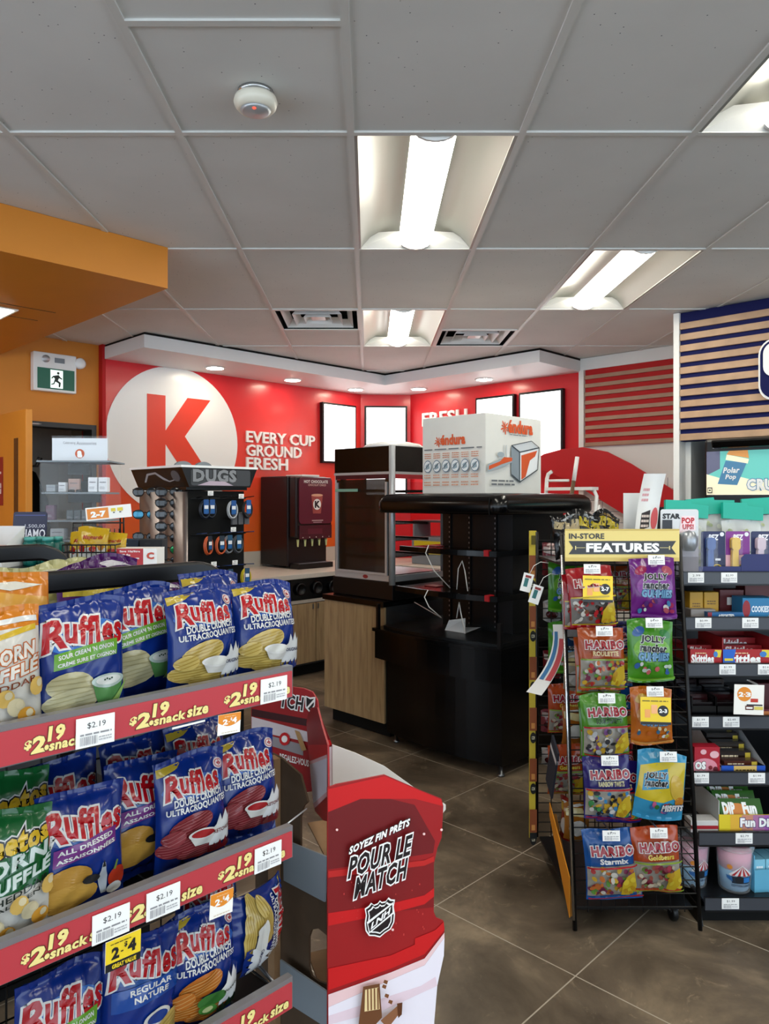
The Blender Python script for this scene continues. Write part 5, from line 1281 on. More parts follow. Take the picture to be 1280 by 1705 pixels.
# ================================================================== SUNGLASSES TOWER
SU, SV = 2.018, 3.356
t = thing('sunglasses_tower', 'rotating display tower with sunglasses and cable packs behind the chip rack', 'display rack', UV(SU, SV, 0), A45)
Wx, Wy = .38, .50
b = MB(); b.lathe([(.0, .0), (.24, .0), (.24, .03), (.05, .05), (.04, .30)], 'black_metal', 24, Matrix.Translation((.19, .25, 0))); b.build('base', t)
b = MB(); b.box(.012, .012, .30, Wx-.012, Wy-.012, 1.64, 'black_matt'); b.build('core', t)
newmat('brushed', '#8b8280', .36, .85)
for k in range(2):
    b = MB(); n = 10; y0 = .004+k*.248; y1 = y0+.242; v = []; f = []
    for i in range(n+1):
        s_ = i/n; v += [(-.02*math.sin(PI*s_)-.001, y0+(y1-y0)*s_, .40), (-.02*math.sin(PI*s_)-.001, y0+(y1-y0)*s_, 1.635)]
    for i in range(n): f.append((2*i, 2*i+1, 2*i+3, 2*i+2))
    v += [(.012, y0, .40), (.012, y0, 1.635), (.012, y1, .40), (.012, y1, 1.635)]; m_ = 2*(n+1)
    f += [(m_, m_+1, 1, 0), (2*n, 2*n+1, m_+3, m_+2), tuple([2*i+1 for i in range(n+1)]+[m_+3, m_+1])]
    b.add(v, f, 'brushed', True); b.build('lens_panel', t)
b = MB(); b.box(0, .0, 1.645, Wx, Wy, 1.66, 'black_plastic')
b.prism([(.0, 1.66), (-.045, 1.76), (Wx+.045, 1.76), (Wx, 1.66)], -.03, Wy+.01, 'black_plastic'); b.box(-.05, -.034, 1.7601, Wx+.05, Wy+.02, 1.772, 'white_gloss')
pr = Print(b, lambda u, v, d: (.01+u, -.03-d, 1.665+v), .37, .09, None, .0006); pr.rrect(.0, .03, 1, .97, .03, '#3c3e42'); pr.text('DUGS', .04, .28, .74, .93, '#85878b', .05, 0, '#1c1d20', .10); pr.poly([(.10, .04), (.30, .30), (.55, .28), (.70, .04)], '#b7a5b5')
pr = Print(b, lambda u, v, d: (-.0-(.045*v/.10)-d, Wy-.0-u, 1.66+v), Wy, .095, None, .0008); pr.rect(.02, .05, .98, .95, '#141517'); pr.poly([(.18, .3), (.30, .78), (.5, .85), (.62, .55), (.72, .35), (.98, .5), (.72, .28), (.6, .42), (.48, .74), (.32, .68), (.22, .3)], '#9a9a9e'); pr.ell(.88, .6, .08, .3, '#56585c')
b.build('header', t)
for a, c in ((.08, .19), (.21, .32)):
    b = MB(); b.prism([(a+(c-a)/2*(1-math.cos(PI*i/10)), 1.7725+.035*math.sin(PI*i/10)) for i in range(11)], .25, .27, 'grey_panel'); b.build('topper', t)
# one pair of sunglasses (front lies along local y, facing local -x)
def glasses(lens):
    r = thing('sunglasses', '', 'sunglasses'); 
    for s_ in (-1, 1):
        pts = [(s_*(.006+.027*(1-math.cos(a)) if False else .036+.029*math.cos(a)*1.0), .019*math.sin(a)*(1.0 if math.sin(a) > 0 else 1.15)) for a in [2*PI*i/16 for i in range(16)]]
        b = MB(); n = 16; v = [(-.004-.010*(1-abs(p[0])/.07), p[0], p[1]) for p in pts]+[(-.009-.010*.5, s_*.036, 0)]; f = [(i, (i+1) % n, n) for i in range(n)]; b.add(v, f, lens, True); b.build('lens', r)
        b = MB(); b.tube([(-.004-.010*(1-abs(p[0])/.07), p[0], p[1]) for p in pts], .0024, 'black_plastic', 6, True); b.build('rim', r)
        b = MB(); b.tube([(-.004, s_*.064, .010), (.03, s_*.069, .010), (.09, s_*.068, .004), (.125, s_*.062, -.022)], [.0035, .003, .0026, .0035], 'black_plastic', 6); b.build('temple', r)
    b = MB(); b.tube([(-.012, -.010, .006), (-.015, 0, .009), (-.012, .010, .006)], .0026, 'black_plastic', 6); b.build('bridge', r)
    r.scale = (1.0, 1.18, 1.18)
    return r
newmat('lens_dark', '#050507', .08, 0, .4); newmat('lens_green', '#0f7a3c', .12, .4); newmat('lens_blue', '#1f6f8a', .12, .4); newmat('lens_grey', '#1c1e22', .1, 0, .5)
GL = {k: glasses(k) for k in ('lens_dark', 'lens_green', 'lens_blue', 'lens_grey')}
used = set()
def place_glasses(kind, y, py, lab, dx=-.145):
    # height read where the tower stands
    xu, yv = SU, SV+y; Y = (xu+yv)*R2; z = ZC-(py-CY)/F*Y
    q = UV(SU+dx+.12, SV+y, z)
    src = GL[kind]
    if kind not in used:
        o = src; used.add(kind); o.location = q; o.rotation_euler = (0, 0, A45+.62); o['label'] = lab; o['group'] = 'sunglasses on the display tower'
    else: o = dup(src, q, (0, 0, A45+.62), lab, 'sunglasses on the display tower')
    b = MB(); b.tube([(.0, 0, .012), (.12, 0, .012)], .0022, 'steel', 5); 
    return o
rows = [(819, 'lens_dark'), (837, 'lens_dark'), (856, 'lens_grey'), (876, 'lens_grey'), (895, 'lens_dark'), (914, 'lens_green'), (933, 'lens_dark')]
ordn = ['top pair of sunglasses', 'second pair of sunglasses from the top', 'third pair of sunglasses from the top', 'fourth pair of sunglasses from the top', 'fifth pair of sunglasses from the top', 'green lensed sunglasses, sixth pair from the top', 'lowest visible pair of sunglasses']
for (py, kd), nm in zip(rows, ordn): place_glasses(kd, .125, py, nm+', right hand column of the tower')
for py, kd, nm in ((819, 'lens_dark', 'top pair of sunglasses, left hand column of the tower'), (856, 'lens_blue', 'blue lensed sunglasses, left hand column of the tower'), (893, 'lens_dark', 'third pair of sunglasses, left hand column of the tower')): place_glasses(kd, .372, py, nm)
# hooks and cable packs on the right face
for z in (1.60, 1.41, 1.235):
    b = MB(); b.bar((.03, .0, z), (.37, .0, z), .004, 'black_metal', 6)
    for x in (.06, .135, .21, .285, .355): b.bar((x, .0, z+.004), (x, -.10, z+.012), .0025, '#20386a' if z < 1.6 else 'black_metal', 5)
    b.build('hook_bar', t)
def cable(col, card, lab, x, z, y=-.05, rot=0, first={}):
    key = (col, card)
    p = UV(SU+x, SV+y, z)
    if key in first: return dup(first[key], p, (0, 0, A45+rot), lab, 'cable packs on the display tower')
    r = thing('cable_pack', lab, 'cable', p, A45+rot, 'cable packs on the display tower')
    b = MB(); n = 20
    for k in range(3): b.tube([(.030*math.cos(2*PI*i/n)*(1-.05*k), -.004-.005*k, -.052+.046*math.sin(2*PI*i/n)*(1-.04*k)) for i in range(n)], .0042, col, 6, True)
    b.build('cable_coil', r)
    b = MB(); b.prism(rr(-.015, -.075, .015, .0, .004), -.021, -.0185, card); pr = face_print(b, -.015, -.075, .03, .075, -.021, eps=.0004); pr.rect(.1, .35, .9, .60, '#e4e6e8'); pr.rect(.1, .08, .9, .32, '#1f5c9a'); b.build('card', r)
    first[key] = r; return r
BL = '#1d4f8f'
cable('#15202e', BL, 'blue cable pack at left end of the upper tower row', .075, 1.595); cable('#15202e', BL, 'dark cable pack next to the left upper blue one', .125, 1.595, -.03)
cable('#b9bcc0', BL, 'silver cable pack in the middle of the upper tower row', .245, 1.590); cable('#101114', BL, 'black cable pack at right end of the upper tower row', .335, 1.592, -.06)
cable('#c4552a', '#24303c', 'orange cable pack, left of two on the middle tower row', .10, 1.405, -.04, .3); cable('#c4552a', '#24303c', 'orange cable pack, right of two on the middle tower row', .165, 1.405, -.06)
cable('#4a4d52', '#24506f', 'grey cable pack on the middle tower row', .28, 1.405, -.05); cable('#7d8086', '#24506f', 'light grey cable pack behind the grey one on the middle tower row', .235, 1.405, -.03)
cable('#c9b51f', '#2a4a66', 'yellow cable pack at right end of the lowest tower row', .325, 1.225, -.06); cable('#2a3440', '#2a4a66', 'dark cable pack with blue card on the lowest tower row', .225, 1.225, -.05); cable('#c9ccd0', '#2a4a66', 'white cable pack at left of the lowest tower row', .14, 1.225, -.04)
for x, z in ((.06, 1.615), (.20, 1.425), (.08, 1.25), (.21, 1.25), (.25, 1.60)): price_tag('price_tag', t, .032, .024, (x, -.108, z), '$9', (0, 0, 0), int(x*1000))
t = thing('earphone_pack', 'grey and black earphone packs under the upper tower row', 'earphones', UV(SU+.25, SV-.03, 1.46), A45, None)
for k in range(3):
    b = MB(); b.box(.0+.04*k, -.02, 0, .03+.04*k, -.005, .06, 'p#55565a'); b.build('pack', t)
b = MB(); b.bar((0, .02, .062), (.12, .02, .062), .003, 'black_metal', 5); b.build('hook', t)
# ================================================================== CANDY RACK (wire, sloping front)
CXR, CYR, SL = .752, 2.69, .128
t = thing('candy_rack', 'black wire candy rack on casters with yellow sign on top', 'display rack', (CXR, CYR, 0))
RW, RD = .458, .62
FY = lambda z: SL*z
b = MB()
for k in range(30):
    z = .10+k*.046; b.bar((0, FY(z), z), (RW, FY(z), z), .0024, 'black_metal')
for k in range(10):
    x = RW*k/9; b.bar((x, FY(.08)+.005, .08), (x, FY(1.43)+.005, 1.43), .0024, 'black_metal')
b.build('front_grid', t)
for x, nm in ((RW, 'side_grid'),):
    b = MB()
    for k in range(36):
        z = .10+k*.038; b.bar((x, FY(z), z), (x+(.0 if x == 0 else .0), RD, z), .0024, 'black_metal')
    for k in range(4):
        y = .22+.13*k; b.bar((x, y, .08), (x, y, 1.44), .0024, 'black_metal')
    b.build(nm, t)
b = MB()
for k in range(31): z = .10+k*.0437; b.bar((0, RD, z), (RW, RD, z), .0024, 'black_metal')
for k in range(8): b.bar((RW*k/7, RD, .08), (RW*k/7, RD, 1.44), .0024, 'black_metal')
b.build('rear_grid', t)
for x in (0, RW):
    b = MB(); b.tube([(x, FY(.02), .02), (x, FY(1.46), 1.46)], .0085, 'black_metal', 8)
    if x == 0: b.tube([(x-.006, FY(.06)-.010, .06), (x-.006, FY(1.38)-.010, 1.38)], .005, 'chrome', 8)
    b.build('post', t)
    b = MB(); b.tube([(x, RD, .08), (x, RD, 1.45)], .008, 'black_metal', 8); b.build('post', t)
b = MB(); b.box(.01, .04, .075, RW-.01, RD-.01, .085, 'black_metal'); b.build('base_shelf', t)
b = MB(); b.box(.005, .20, 1.335, RW-.005, RD-.01, 1.343, 'black_metal'); b.build('top_shelf', t)
for x, y in ((.12, .40), (RW-.06, .10), (.05, RD-.06), (RW-.05, RD-.06)):
    b = MB(); b.lathe([(.030, -.010), (.033, -.006), (.033, .006), (.030, .010)], 'grille', 18, Matrix.Translation((x, y, .034)) @ Matrix.Rotation(PI/2, 4, 'Y')); b.box(x-.018, y-.012, .045, x+.018, y+.012, .0745, 'steel'); b.build('caster', t)
# sign
b = MB(); zs0, zs1 = 1.357, 1.482; b.box(.004, .155, zs0, RW-.012, .16, zs1, '#e3cd7c')
pr = face_print(b, .004, zs0, RW-.016, zs1-zs0, .155, eps=.0005)
pr.rect(0, 0, 1, .12, '#d0b663'); pr.rect(0, .95, 1, 1, '#c9ad58')
DK = '#35363a'
pr.poly([(.03, .22), (.97, .22), (.93, .42), (.97, .63), (.03, .63), (.07, .42)], DK)
pr.text('IN-STORE', .035, .70, .34, .86, DK, .03); pr.text('FEATURES', .19, .30, .815, .55, WH, .05)
pr.rect(.09, .415, .175, .43, '#d8c98a'); pr.rect(.085, .36, .095, .48, '#d8c98a'); pr.rect(.825, .415, .91, .43, '#d8c98a'); pr.rect(.905, .36, .915, .48, '#d8c98a')
b.build('sign_board', t)
# yellow and brown lettered strip on the rear edge
b = MB(); b.box(-.034, RD-.004, .075, -.002, RD+.004, 1.455, '#c9b33a')
pr = face_print(b, -.034, .075, .032, 1.38, RD-.004, eps=.0004)
for k in range(6):
    y0 = .97-.165*k-.05; pr.rect(0, y0-.075, 1, y0, '#8a4a2a'); pr.rect(.25, y0-.068, .75, y0-.05, '#c98a4a')
    pr.ell(.5, y0-.098, .42, .018, '#1a1a1a', 14); pr.text('CCM', .28, y0-.103, .72, y0-.093, '#d8d2b8', .03)
pr.rect(.2, .955, .8, .985, '#5a5018'); pr.rect(0, 0, 1, .02, '#141414')
b.build('edge_strip', t)
def onf(px, py, off=.05):
    Y = 2.8
    for _ in range(12):
        z = ZC-(py-CY)/F*Y; Y = CYR+SL*z-off
    return Vector(((px-CX)/F*Y, Y, ZC-(py-CY)/F*Y))
# candy bag designs
def candies(pr, x0, y0, x1, y1, cols, n, seed):
    r = random.Random(seed)
    for k in range(n):
        x, y = r.uniform(x0, x1), r.uniform(y0, y1); pr.ell(x, y, r.uniform(.035, .075), r.uniform(.022, .045), cols[k % len(cols)], 8, r.uniform(0, 3))
def art_haribo(top, band, cols, sub='', sc=WH, word='HARIBO', seed=1, wind='#b7b1a6'):
    def art(pr):
        pr.rect(.02, .06, .98, .50, wind); candies(pr, .08, .10, .92, .46, cols, 60, seed)
        pr.poly([(.62, .10), (.80, .08), (.95, .20), (.92, .42), (.78, .38), (.66, .28)], '#d9b728'); candies(pr, .66, .12, .92, .36, ['#e9cf3a', '#c99a1f'], 6, seed+2)
        pr.rect(.0, .495, 1, .52, band); pr.rect(.0, .05, 1, .07, band)
        pr.text(word, .10, .68, .92, .80, '#a8182a', .06, 0, WH, .12)
        if sub: pr.text(sub, .24, .57, .78, .64, sc, .04)
    return art
def art_jolly(c2, cols, seed, sub='GUMMIES'):
    def art(pr):
        pr.ell(.22, .80, .14, .07, cols[0], 14, .5); pr.ell(.80, .78, .13, .07, cols[1], 14, -.4); pr.ell(.5, .52, .40, .20, c2, 20)
        pr.text('JOLLY', .26, .62, .78, .74, '#1a1a22', .05, .1, WH, .11, slope=-.04); pr.text('rancher', .24, .50, .80, .61, '#1a1a22', .05, .1, WH, .11, slope=-.04)
        pr.text(sub, .20, .36, .86, .47, '#7fb6dd', .06, .1, '#1d4f8a', .12, slope=-.02)
        candies(pr, .15, .12, .9, .30, cols+[WH], 14, seed); pr.poly([(.0, .03), (1, .03), (1, .07), (0, .07)], c2)
    return art
def art_wild(pr):
    pr.poly([(.0, .30), (.55, .28), (.95, .40), (.98, .90), (.05, .78)], '#e9cf2e'); pr.poly([(.10, .42), (.62, .50), (.58, .76), (.12, .66)], '#2f9fd0')
    pr.text('JOLLY', .15, .58, .56, .68, '#16161c', .05, .1, WH, .11, slope=.08); pr.text('rancher', .15, .49, .58, .58, '#16161c', .05, .1, WH, .11, slope=.08)
    pr.ell(.80, .50, .15, .20, '#e8c24a', 18, .3); pr.ell(.88, .30, .10, .08, '#d98a2a', 12)
    candies(pr, .2, .12, .8, .28, ['#c43a3a', '#2f7a3a', '#d86a9a', '#3a6ab0'], 12, 6); pr.text('MISFITS', .52, .17, .96, .25, WH, .06, .1, '#2a4a7a', .12)
CW, CH, CT = .172, .225, .05
def kb(name, film, art, seed, zones=()): return bag_mesh(name, CW, CH, CT, film, art, seed, 16, 20, .03, .05, .9, .016, zones)
mix = ['#c43a3a', '#e0b43a', '#6fa84a', '#e8e2d6', '#8a3a5a', '#d87a3a']
C = {'red': kb('candy_bag', 'f#b3141f', art_haribo('#b3141f', '#e2c32e', ['#3a2620', '#e9e4da', '#7a4a30', '#c8202a'], '', seed=3, wind='#8f8a86'), 51),
     'jpurple': kb('candy_bag', 'f#7a1f8c', art_jolly('#9a48ad', ['#b02a5a', '#c25a6a', '#5a2a7a', '#4a8ac0'], 52), 52),
     'orange': kb('candy_bag', 'f#c4551f', art_haribo('#c4551f', '#8fae3a', mix, 'ROULETTE', '#efd9a0', seed=5), 53),
     'jgreen': kb('candy_bag', 'f#4f9f22', art_jolly('#7ec23a', ['#3a6ab0', '#2f8a3a', '#cfe2d2', '#d86a6a'], 54), 54),
     'green': kb('candy_bag', 'f#5aa12b', art_haribo('#5aa12b', '#c8202a', ['#e8e2d6', '#3a3a40', '#7a4a8a', '#e0b43a', '#c9ccd0'], 'SOUR S\'GHETTI', '#16301a', seed=7), 55),
     'jorange': kb('candy_bag', 'f#d8741f', art_jolly('#eda04a', ['#e0b43a', '#d9702a', '#f0d9a0', '#3a6a8a'], 56), 56),
     'purple': kb('candy_bag', 'f#2b1f78', art_haribo('#2b1f78', '#c8202a', ['#e8e6e2', '#3a8ac0', '#e0b43a', '#4a9a5a', '#2a2a30'], 'RAINBOW TWISTS', '#e2d8a0', seed=9), 57),
     'wild': kb('candy_bag', 'f#3aa6d6', art_wild, 58),
     'starmix': kb('candy_bag', 'f#1659a8', art_haribo('#1659a8', '#c8202a', mix, 'Starmix', WH, seed=11), 59),
     'gold': kb('candy_bag', 'f#c9501f', art_haribo('#c9501f', '#9ab83a', ['#b03a4a', '#8a3040', '#d9c9b0', '#7a9a4a', '#a85a4a'], 'Goldbears', '#e9d24a', seed=13), 60)}
GC = 'candy bags hanging on the candy rack'
lay = [('red', 989, 1046, 1.0, -.06, 'red gummy candy bag with yellow offer card, top left of candy rack'), ('jpurple', 1089, 1031, 1.0, .0, 'purple gummy candy bag, top right of the candy rack'),
       ('orange', 1003, 1150, 1.0, .0, 'orange brown gummy candy bag, second row left of the candy rack'), ('jgreen', 1083, 1136, 1.0, .02, 'green gummy candy bag, second row right of the candy rack'),
       ('green', 1010, 1262, 1.0, -.03, 'green gummy candy bag, third row left of the candy rack'), ('jorange', 1085, 1240, .90, .02, 'orange gummy candy bag with yellow offer card, third row right'),
       ('purple', 1012, 1366, 1.0, .0, 'dark purple gummy candy bag, fourth row left of the candy rack'), ('wild', 1094, 1366, 1.06, .13, 'tilted blue and yellow candy bag, fourth row right of the candy rack'),
       ('starmix', 1020, 1498, 1.06, -.05, 'blue gummy candy bag, bottom row left of the candy rack'), ('gold', 1095, 1487, 1.0, -.02, 'orange gummy candy bag, bottom row right of the candy rack')]
hk = MB()
for kd, px, py, sc, roll, lab in lay:
    p = onf(px, py, .055)
    put_mesh('candy_bag', C[kd], p, (-.10, roll, .02), lab, 'candy bag', GC, (sc*1.02, 1, sc*1.04))
    top = Vector((p.x+.235*sc*math.sin(roll), p.y+.024, p.z+.232*sc)); l = top-Vector((CXR, CYR, 0))
    H_ = MB(); H_.bar((l.x, FY(l.z), l.z), (l.x, l.y-.045, l.z+.006), .003, 'steel', 5); hook = H_.build('hook', t)
    price_tag('price_tag', hook, .062, .036, (l.x-.031, l.y-.046, l.z-.024), '$3.79' if kd[0] != 'j' and kd != 'wild' else '$4.49', (-.12, 0, 0), px)
# bags hanging behind the front ones
for kd, px, py, lab in (('red', 975, 1052, 'red candy bag behind the top left candy bag'), ('orange', 995, 1160, 'orange candy bag behind the second row left one'), ('green', 1003, 1268, 'green candy bag behind the third row left one'), ('purple', 1030, 1372, 'purple candy bag behind the fourth row left one'), ('starmix', 1033, 1500, 'blue candy bag behind the bottom left one'), ('jpurple', 1092, 1033, 'purple candy bag behind the top right one')):
    p = onf(px, py, .015); put_mesh('candy_bag', C[kd], (p.x, p.y, p.z+.004), (-.12, 0, .05), lab, 'candy bag', GC, (.98, .5, .98))
for px, py, kind, lab in ((995, 958, '2-7', 'a'), (1091, 1160, '2-3', 'b')):
    p = onf(px, py, .105)-Vector((CXR, CYR, 0)); promo(t, .112, .098, (p.x-.056, p.y, p.z), kind, (-.10, .03, 0))
# things hanging inside and at the left side of the rack
for k, (px, py, w, h, col, lab) in enumerate([(914, 958, .085, .15, 'f#8c2a36', 'dull red pack hanging high on the left inside of the candy rack'), (914, 1035, .08, .10, 'f#c9c9cc', 'white pack hanging on the left inside of the candy rack'), (914, 1130, .08, .13, 'f#8c2a36', 'dull red pack hanging halfway down the left inside of the candy rack'), (912, 1218, .09, .10, 'f#a8505c', 'pinkish red pack hanging low on the left inside of the candy rack'), (912, 1276, .08, .09, 'f#d2d4d6', 'white pack hanging lowest on the left inside of the candy rack')]):
    Y = 3.36; p = at(px, py, Y); me = bag_mesh('snack_bag', w, h, .03, col, plain_art('#d8c8c8', '#5a1a22'), 70+k, 10, 12, .03); put_mesh('snack_bag', me, (p.x+.012, Y, p.z), (0, 0, -.1), lab, 'snack bag', 'packs inside the candy rack')
for k, (px, py, col, lab) in enumerate([(956, 1075, 'f#2f62a0', 'blue pack behind the wire front, left of the second candy row'), (955, 1012, 'f#7a1f2a', 'dark red pack behind the wire front, left of the top candy row'), (957, 1240, 'f#b0651f', 'orange pack behind the wire front, left of the third candy row'), (960, 1400, 'f#a8671f', 'orange pack behind the wire front, left of the bottom candy row'), (958, 1150, 'f#b9b2a0', 'pale pack behind the wire front, left of the second candy row')]):
    p = onf(px, py, -.09); me = bag_mesh('snack_bag', .10, .15, .03, col, plain_art('#e7d8a0', '#e8e6e2'), 80+k, 10, 12, .03); put_mesh('snack_bag', me, p, (0, 0, .1), lab, 'snack bag', 'packs inside the candy rack')
for k, (x, z, kd, lab) in enumerate([(.12, 1.10, 'jgreen', 'green candy bag hung on the rear grid of the candy rack, top left'), (.33, 1.10, 'orange', 'orange candy bag hung on the rear grid of the candy rack, top right'), (.12, .83, 'jgreen', 'green candy bag hung on the rear grid, second row left'), (.33, .83, 'purple', 'purple candy bag hung on the rear grid, second row right'), (.12, .56, 'gold', 'orange candy bag hung on the rear grid, third row left'), (.33, .56, 'starmix', 'blue candy bag hung on the rear grid, third row right'), (.12, .29, 'gold', 'orange candy bag hung on the rear grid, lowest row left'), (.33, .29, 'red', 'red candy bag hung on the rear grid, lowest row right')]):
    put_mesh('candy_bag', C[kd], (CXR+x, CYR+RD-.06, z), (0, 0, .05), lab, 'candy bag', 'candy bags on the rear grid', (1, .8, 1))
# hang tags on strings, jerky card, orange tray
def hang_tag(px, py, Y, rot, lab):
    p = at(px, py, Y); r = thing('hang_tag', lab, 'tag', p, 0, 'white tags on the side of the candy rack')
    b = MB(); T = Matrix.Rotation(rot, 4, 'Y')
    b.box(-.021, 0, -.075, .021, .0012, .0, 'p#e9e9e6', T); b.box(-.012, -.0005, -.055, .004, .0, -.02, 'p#3a6f6f', T); b.box(-.012, -.0006, -.018, .012, .0, -.008, 'p#8a3a3a', T); b.build('card', r)
    b = MB(); b.tube([(0, .0006, -.004), (.02, .01, .03), (.05, .02, .045), (.085, .03, .04)], .0012, 'white_paint', 5); b.build('string', r)
hang_tag(881, 955, 2.97, .25, 'white hang tag on a string, outermost left of the candy rack'); hang_tag(897, 975, 2.94, .32, 'white hang tag on a string over the yellow strip of the candy rack')
b = MB(); n = 10; v = []; f = []
for i in range(n+1):
    s_ = i/n; px = 926-30*s_**2+8*math.sin(PI*s_); py = 1040+112*s_; 
    a = at(px-6-14*s_, py, 2.90); c = at(px+5+6*(1-s_), py+6*s_, 2.86); v += [tuple(a), tuple(c), tuple(a+Vector((.002, .003, 0))), tuple(c+Vector((.002, .003, 0)))]
for i in range(n): f += [(4*i, 4*i+1, 4*i+5, 4*i+4), (4*i+2, 4*i+3, 4*i+7, 4*i+6)]
b.add(v, f, 'p#dcdad6', True)
v2 = []; f2 = []
for i in range(2, 9): 
    a, c = Vector(v[4*i]), Vector(v[4*i+1]); v2 += [tuple(a.lerp(c, .55)+Vector((-.0005, -.002, 0))), tuple(a.lerp(c, .95)+Vector((-.0005, -.002, 0)))]
for i in range(6): f2.append((2*i, 2*i+1, 2*i+3, 2*i+2))
b.add(v2, f2, 'p#b0484c', True)
v2 = []; f2 = []
for i in range(1, 9): 
    a, c = Vector(v[4*i]), Vector(v[4*i+1]); v2 += [tuple(a.lerp(c, .12)+Vector((-.0005, -.002, 0))), tuple(a.lerp(c, .42)+Vector((-.0005, -.002, 0)))]
for i in range(7): f2.append((2*i, 2*i+1, 2*i+3, 2*i+2))
b.add(v2, f2, 'p#3f6f9a', True)
tag(b.build('curled_card'), 'curled white and red card sticking out of the candy rack side', 'card')
b = MB(); sd = [(.0, .05), (.30, .30), (.30, .352), (.0, .20)]
b.prism(sd, -.014, -.0105, 'p#d98a22', 'x'); b.add([(-.0104, .0, .055), (.015, .0, .055), (.015, .30, .305), (-.0104, .30, .305)], [(0, 1, 2, 3)], 'p#8a5a1c')
tag(b.build('orange_tray', loc=(CXR, CYR+.03, 0)), 'orange cardboard tray clipped low on the left side of the candy rack', 'tray')
me = bag_mesh('snack_bag', .10, .17, .03, 'f#8f1a20', plain_art('#e0b43a', '#e8e6e2'), 95, 10, 12, .03); put_mesh('snack_bag', me, (CXR+.03, CYR+.21, .25), (0, .05, -PI/2+.3), 'red and yellow pack standing in the orange tray', 'snack bag')
b = MB(); b.box(-.004, -.05, 0, .004, .05, .24, 'p#2a2d38'); b.box(-.0045, -.05, .18, .0045, .05, .2, 'p#c9c9cc'); o = tag(b.build('price_holder', loc=(CXR-.022, CYR+.30, .42)), 'dark slanted price holder on the left side of the candy rack', 'price holder'); o.rotation_euler = (.45, 0, 0)
# goods standing on top of the rack
for k, (px, lab) in enumerate([(950, 'black candy bag on top of the candy rack, leftmost'), (983, 'black candy bag on top of the candy rack, middle'), (1012, 'black and yellow candy bag on top of the candy rack, right')]):
    me = bag_mesh('candy_bag', .12, .16, .05, 'f#121214', plain_art('#d9c02a' if k else '#c9b58a', '#cfd2d4' if k < 2 else '#8a6a2a'), 60+k, 12, 14, .03, crumple=3); put_mesh('candy_bag', me, ((px-CX)/F*3.02, 3.02+.02*k, 1.3445), (-.12, .1*(k-1), .1*k), lab, 'candy bag', 'black candy bags on top of the candy rack', (1, 1, 1.25))
p = at(1071, CY, 3.10)
b = MB(); b.box(-.06, 0, 0, .06, .003, .28, 'p#d8d8d6'); tag(b.build('card_backing', loc=(p.x, 3.17, 1.3435)), 'plain white backing card on top of the candy rack', 'card')
t2 = thing('paper_strip', 'curled white paper card with red print on top of the candy rack', 'card', (p.x, 3.06, 1.3435), -.05)
b = MB(); n = 10; v = []; f = []
for i in range(n+1):
    s_ = i/n; z = .36*s_; y = .05*math.sin(s_*2.6)-.02; xo = -.015+.05*s_
    v += [(xo-.045, y, z), (xo+.045, y, z), (xo-.045, y+.0012, z), (xo+.045, y+.0012, z)]
for i in range(n): f += [(4*i, 4*i+1, 4*i+5, 4*i+4), (4*i+2, 4*i+3, 4*i+7, 4*i+6), (4*i, 4*i+2, 4*i+6, 4*i+4), (4*i+1, 4*i+3, 4*i+7, 4*i+5)]
b.add(v, f, 'p#e4e4e2', True)
pr = Print(b, lambda u, v_, d: (-.06+.05*(v_/.36)+u, .05*math.sin(v_/.36*2.6)-.02-d, v_), .09, .36, .02, .0008)
pr.ell(.82, .48, .16, .13, '#c9555a', 16); pr.poly([(.2, .34), (.62, .38), (.60, .58), (.22, .54)], '#2a2224'); pr.lines(.24, .38, .58, .55, '#d8c8c0', 3, 2); pr.lines(.12, .68, .42, .86, '#d0969a', 3, 7)
b.build('sheet', t2)
# blister card with helmet figure (generic) standing at the end of the shelf
# ================================================================== SNACK GONDOLA on the right
GX0, GY0 = 1.25, 2.75
t = thing('candy_shelving', 'black shelving unit with seven price strips at the right edge', 'shelving', (GX0, GY0, 0))
SH = [(1.292, .20), (1.116, .17), (.937, .15), (.740, .12), (.537, .08), (.320, .05), (.100, 0.)]
GWd = 1.15
b = MB(); b.box(0, .70, .0, GWd, .72, 1.56, 'shelf_dark'); b.build('back_panel', t)
b = MB(); b.prism([(.0, 0), (.72, 0), (.72, 1.52), (.62, 1.52), (.60, .3), (.04, .1)], -.012, -.002, 'black_metal', 'x'); b.build('end_panel', t)
b = MB(); b.box(0, .04, .0, GWd, .69, .055, 'black_matt'); b.build('kick_plate', t)
tags = [[(1143, '2.99'), (1198, '$2.99')], [(1155, '$0.99'), (1233, '$0.99')], [(1195, '$1.99'), (1259, '$2.69')], [(1150, '$1.99'), (1201, '$2.49')], [(1150, '$1.79'), (1243, '$1.99')], [(1222, '$2.79')], [(1199, '$1.99')]]
gx = lambda px, yf: (px-CX)/F*(GY0+yf)-GX0
for i, (z, yf) in enumerate(SH):
    b = MB(); b.box(0, yf, z-.010, GWd, .70, z-.001, 'shelf_dark'); S = b.build('shelf', t)
    b = MB(); b.box(0, yf-.010, z-.034, GWd, yf-.0001, z+.012, 'strip_grey'); b.box(0, yf-.012, z+.0121, GWd, yf, z+.016, 'black_plastic'); b.box(0, yf-.012, z-.04, GWd, yf, z-.0341, 'black_plastic'); P = b.build('price_strip', S)
    for px, s_ in tags[i]: price_tag('price_tag', P, .064, .040, (gx(px, yf), yf-.0105, z-.028), s_, (0, 0, 0), px)
    if i == 2: promo(P, .115, .115, (gx(1219, yf-.06), yf-.075, z-.050), 'white23', (0, .03, 0)); b = MB(); b.box(gx(1240, yf), yf-.075, z-.052, gx(1240, yf)+.012, yf-.0105, z-.049, 'tub_plastic'); b.build('card_arm', P)
def gpos(px, i, dy): return ((px-CX)/F*(GY0+SH[i][1]+dy), GY0+SH[i][1]+dy, SH[i][0]-.0005)
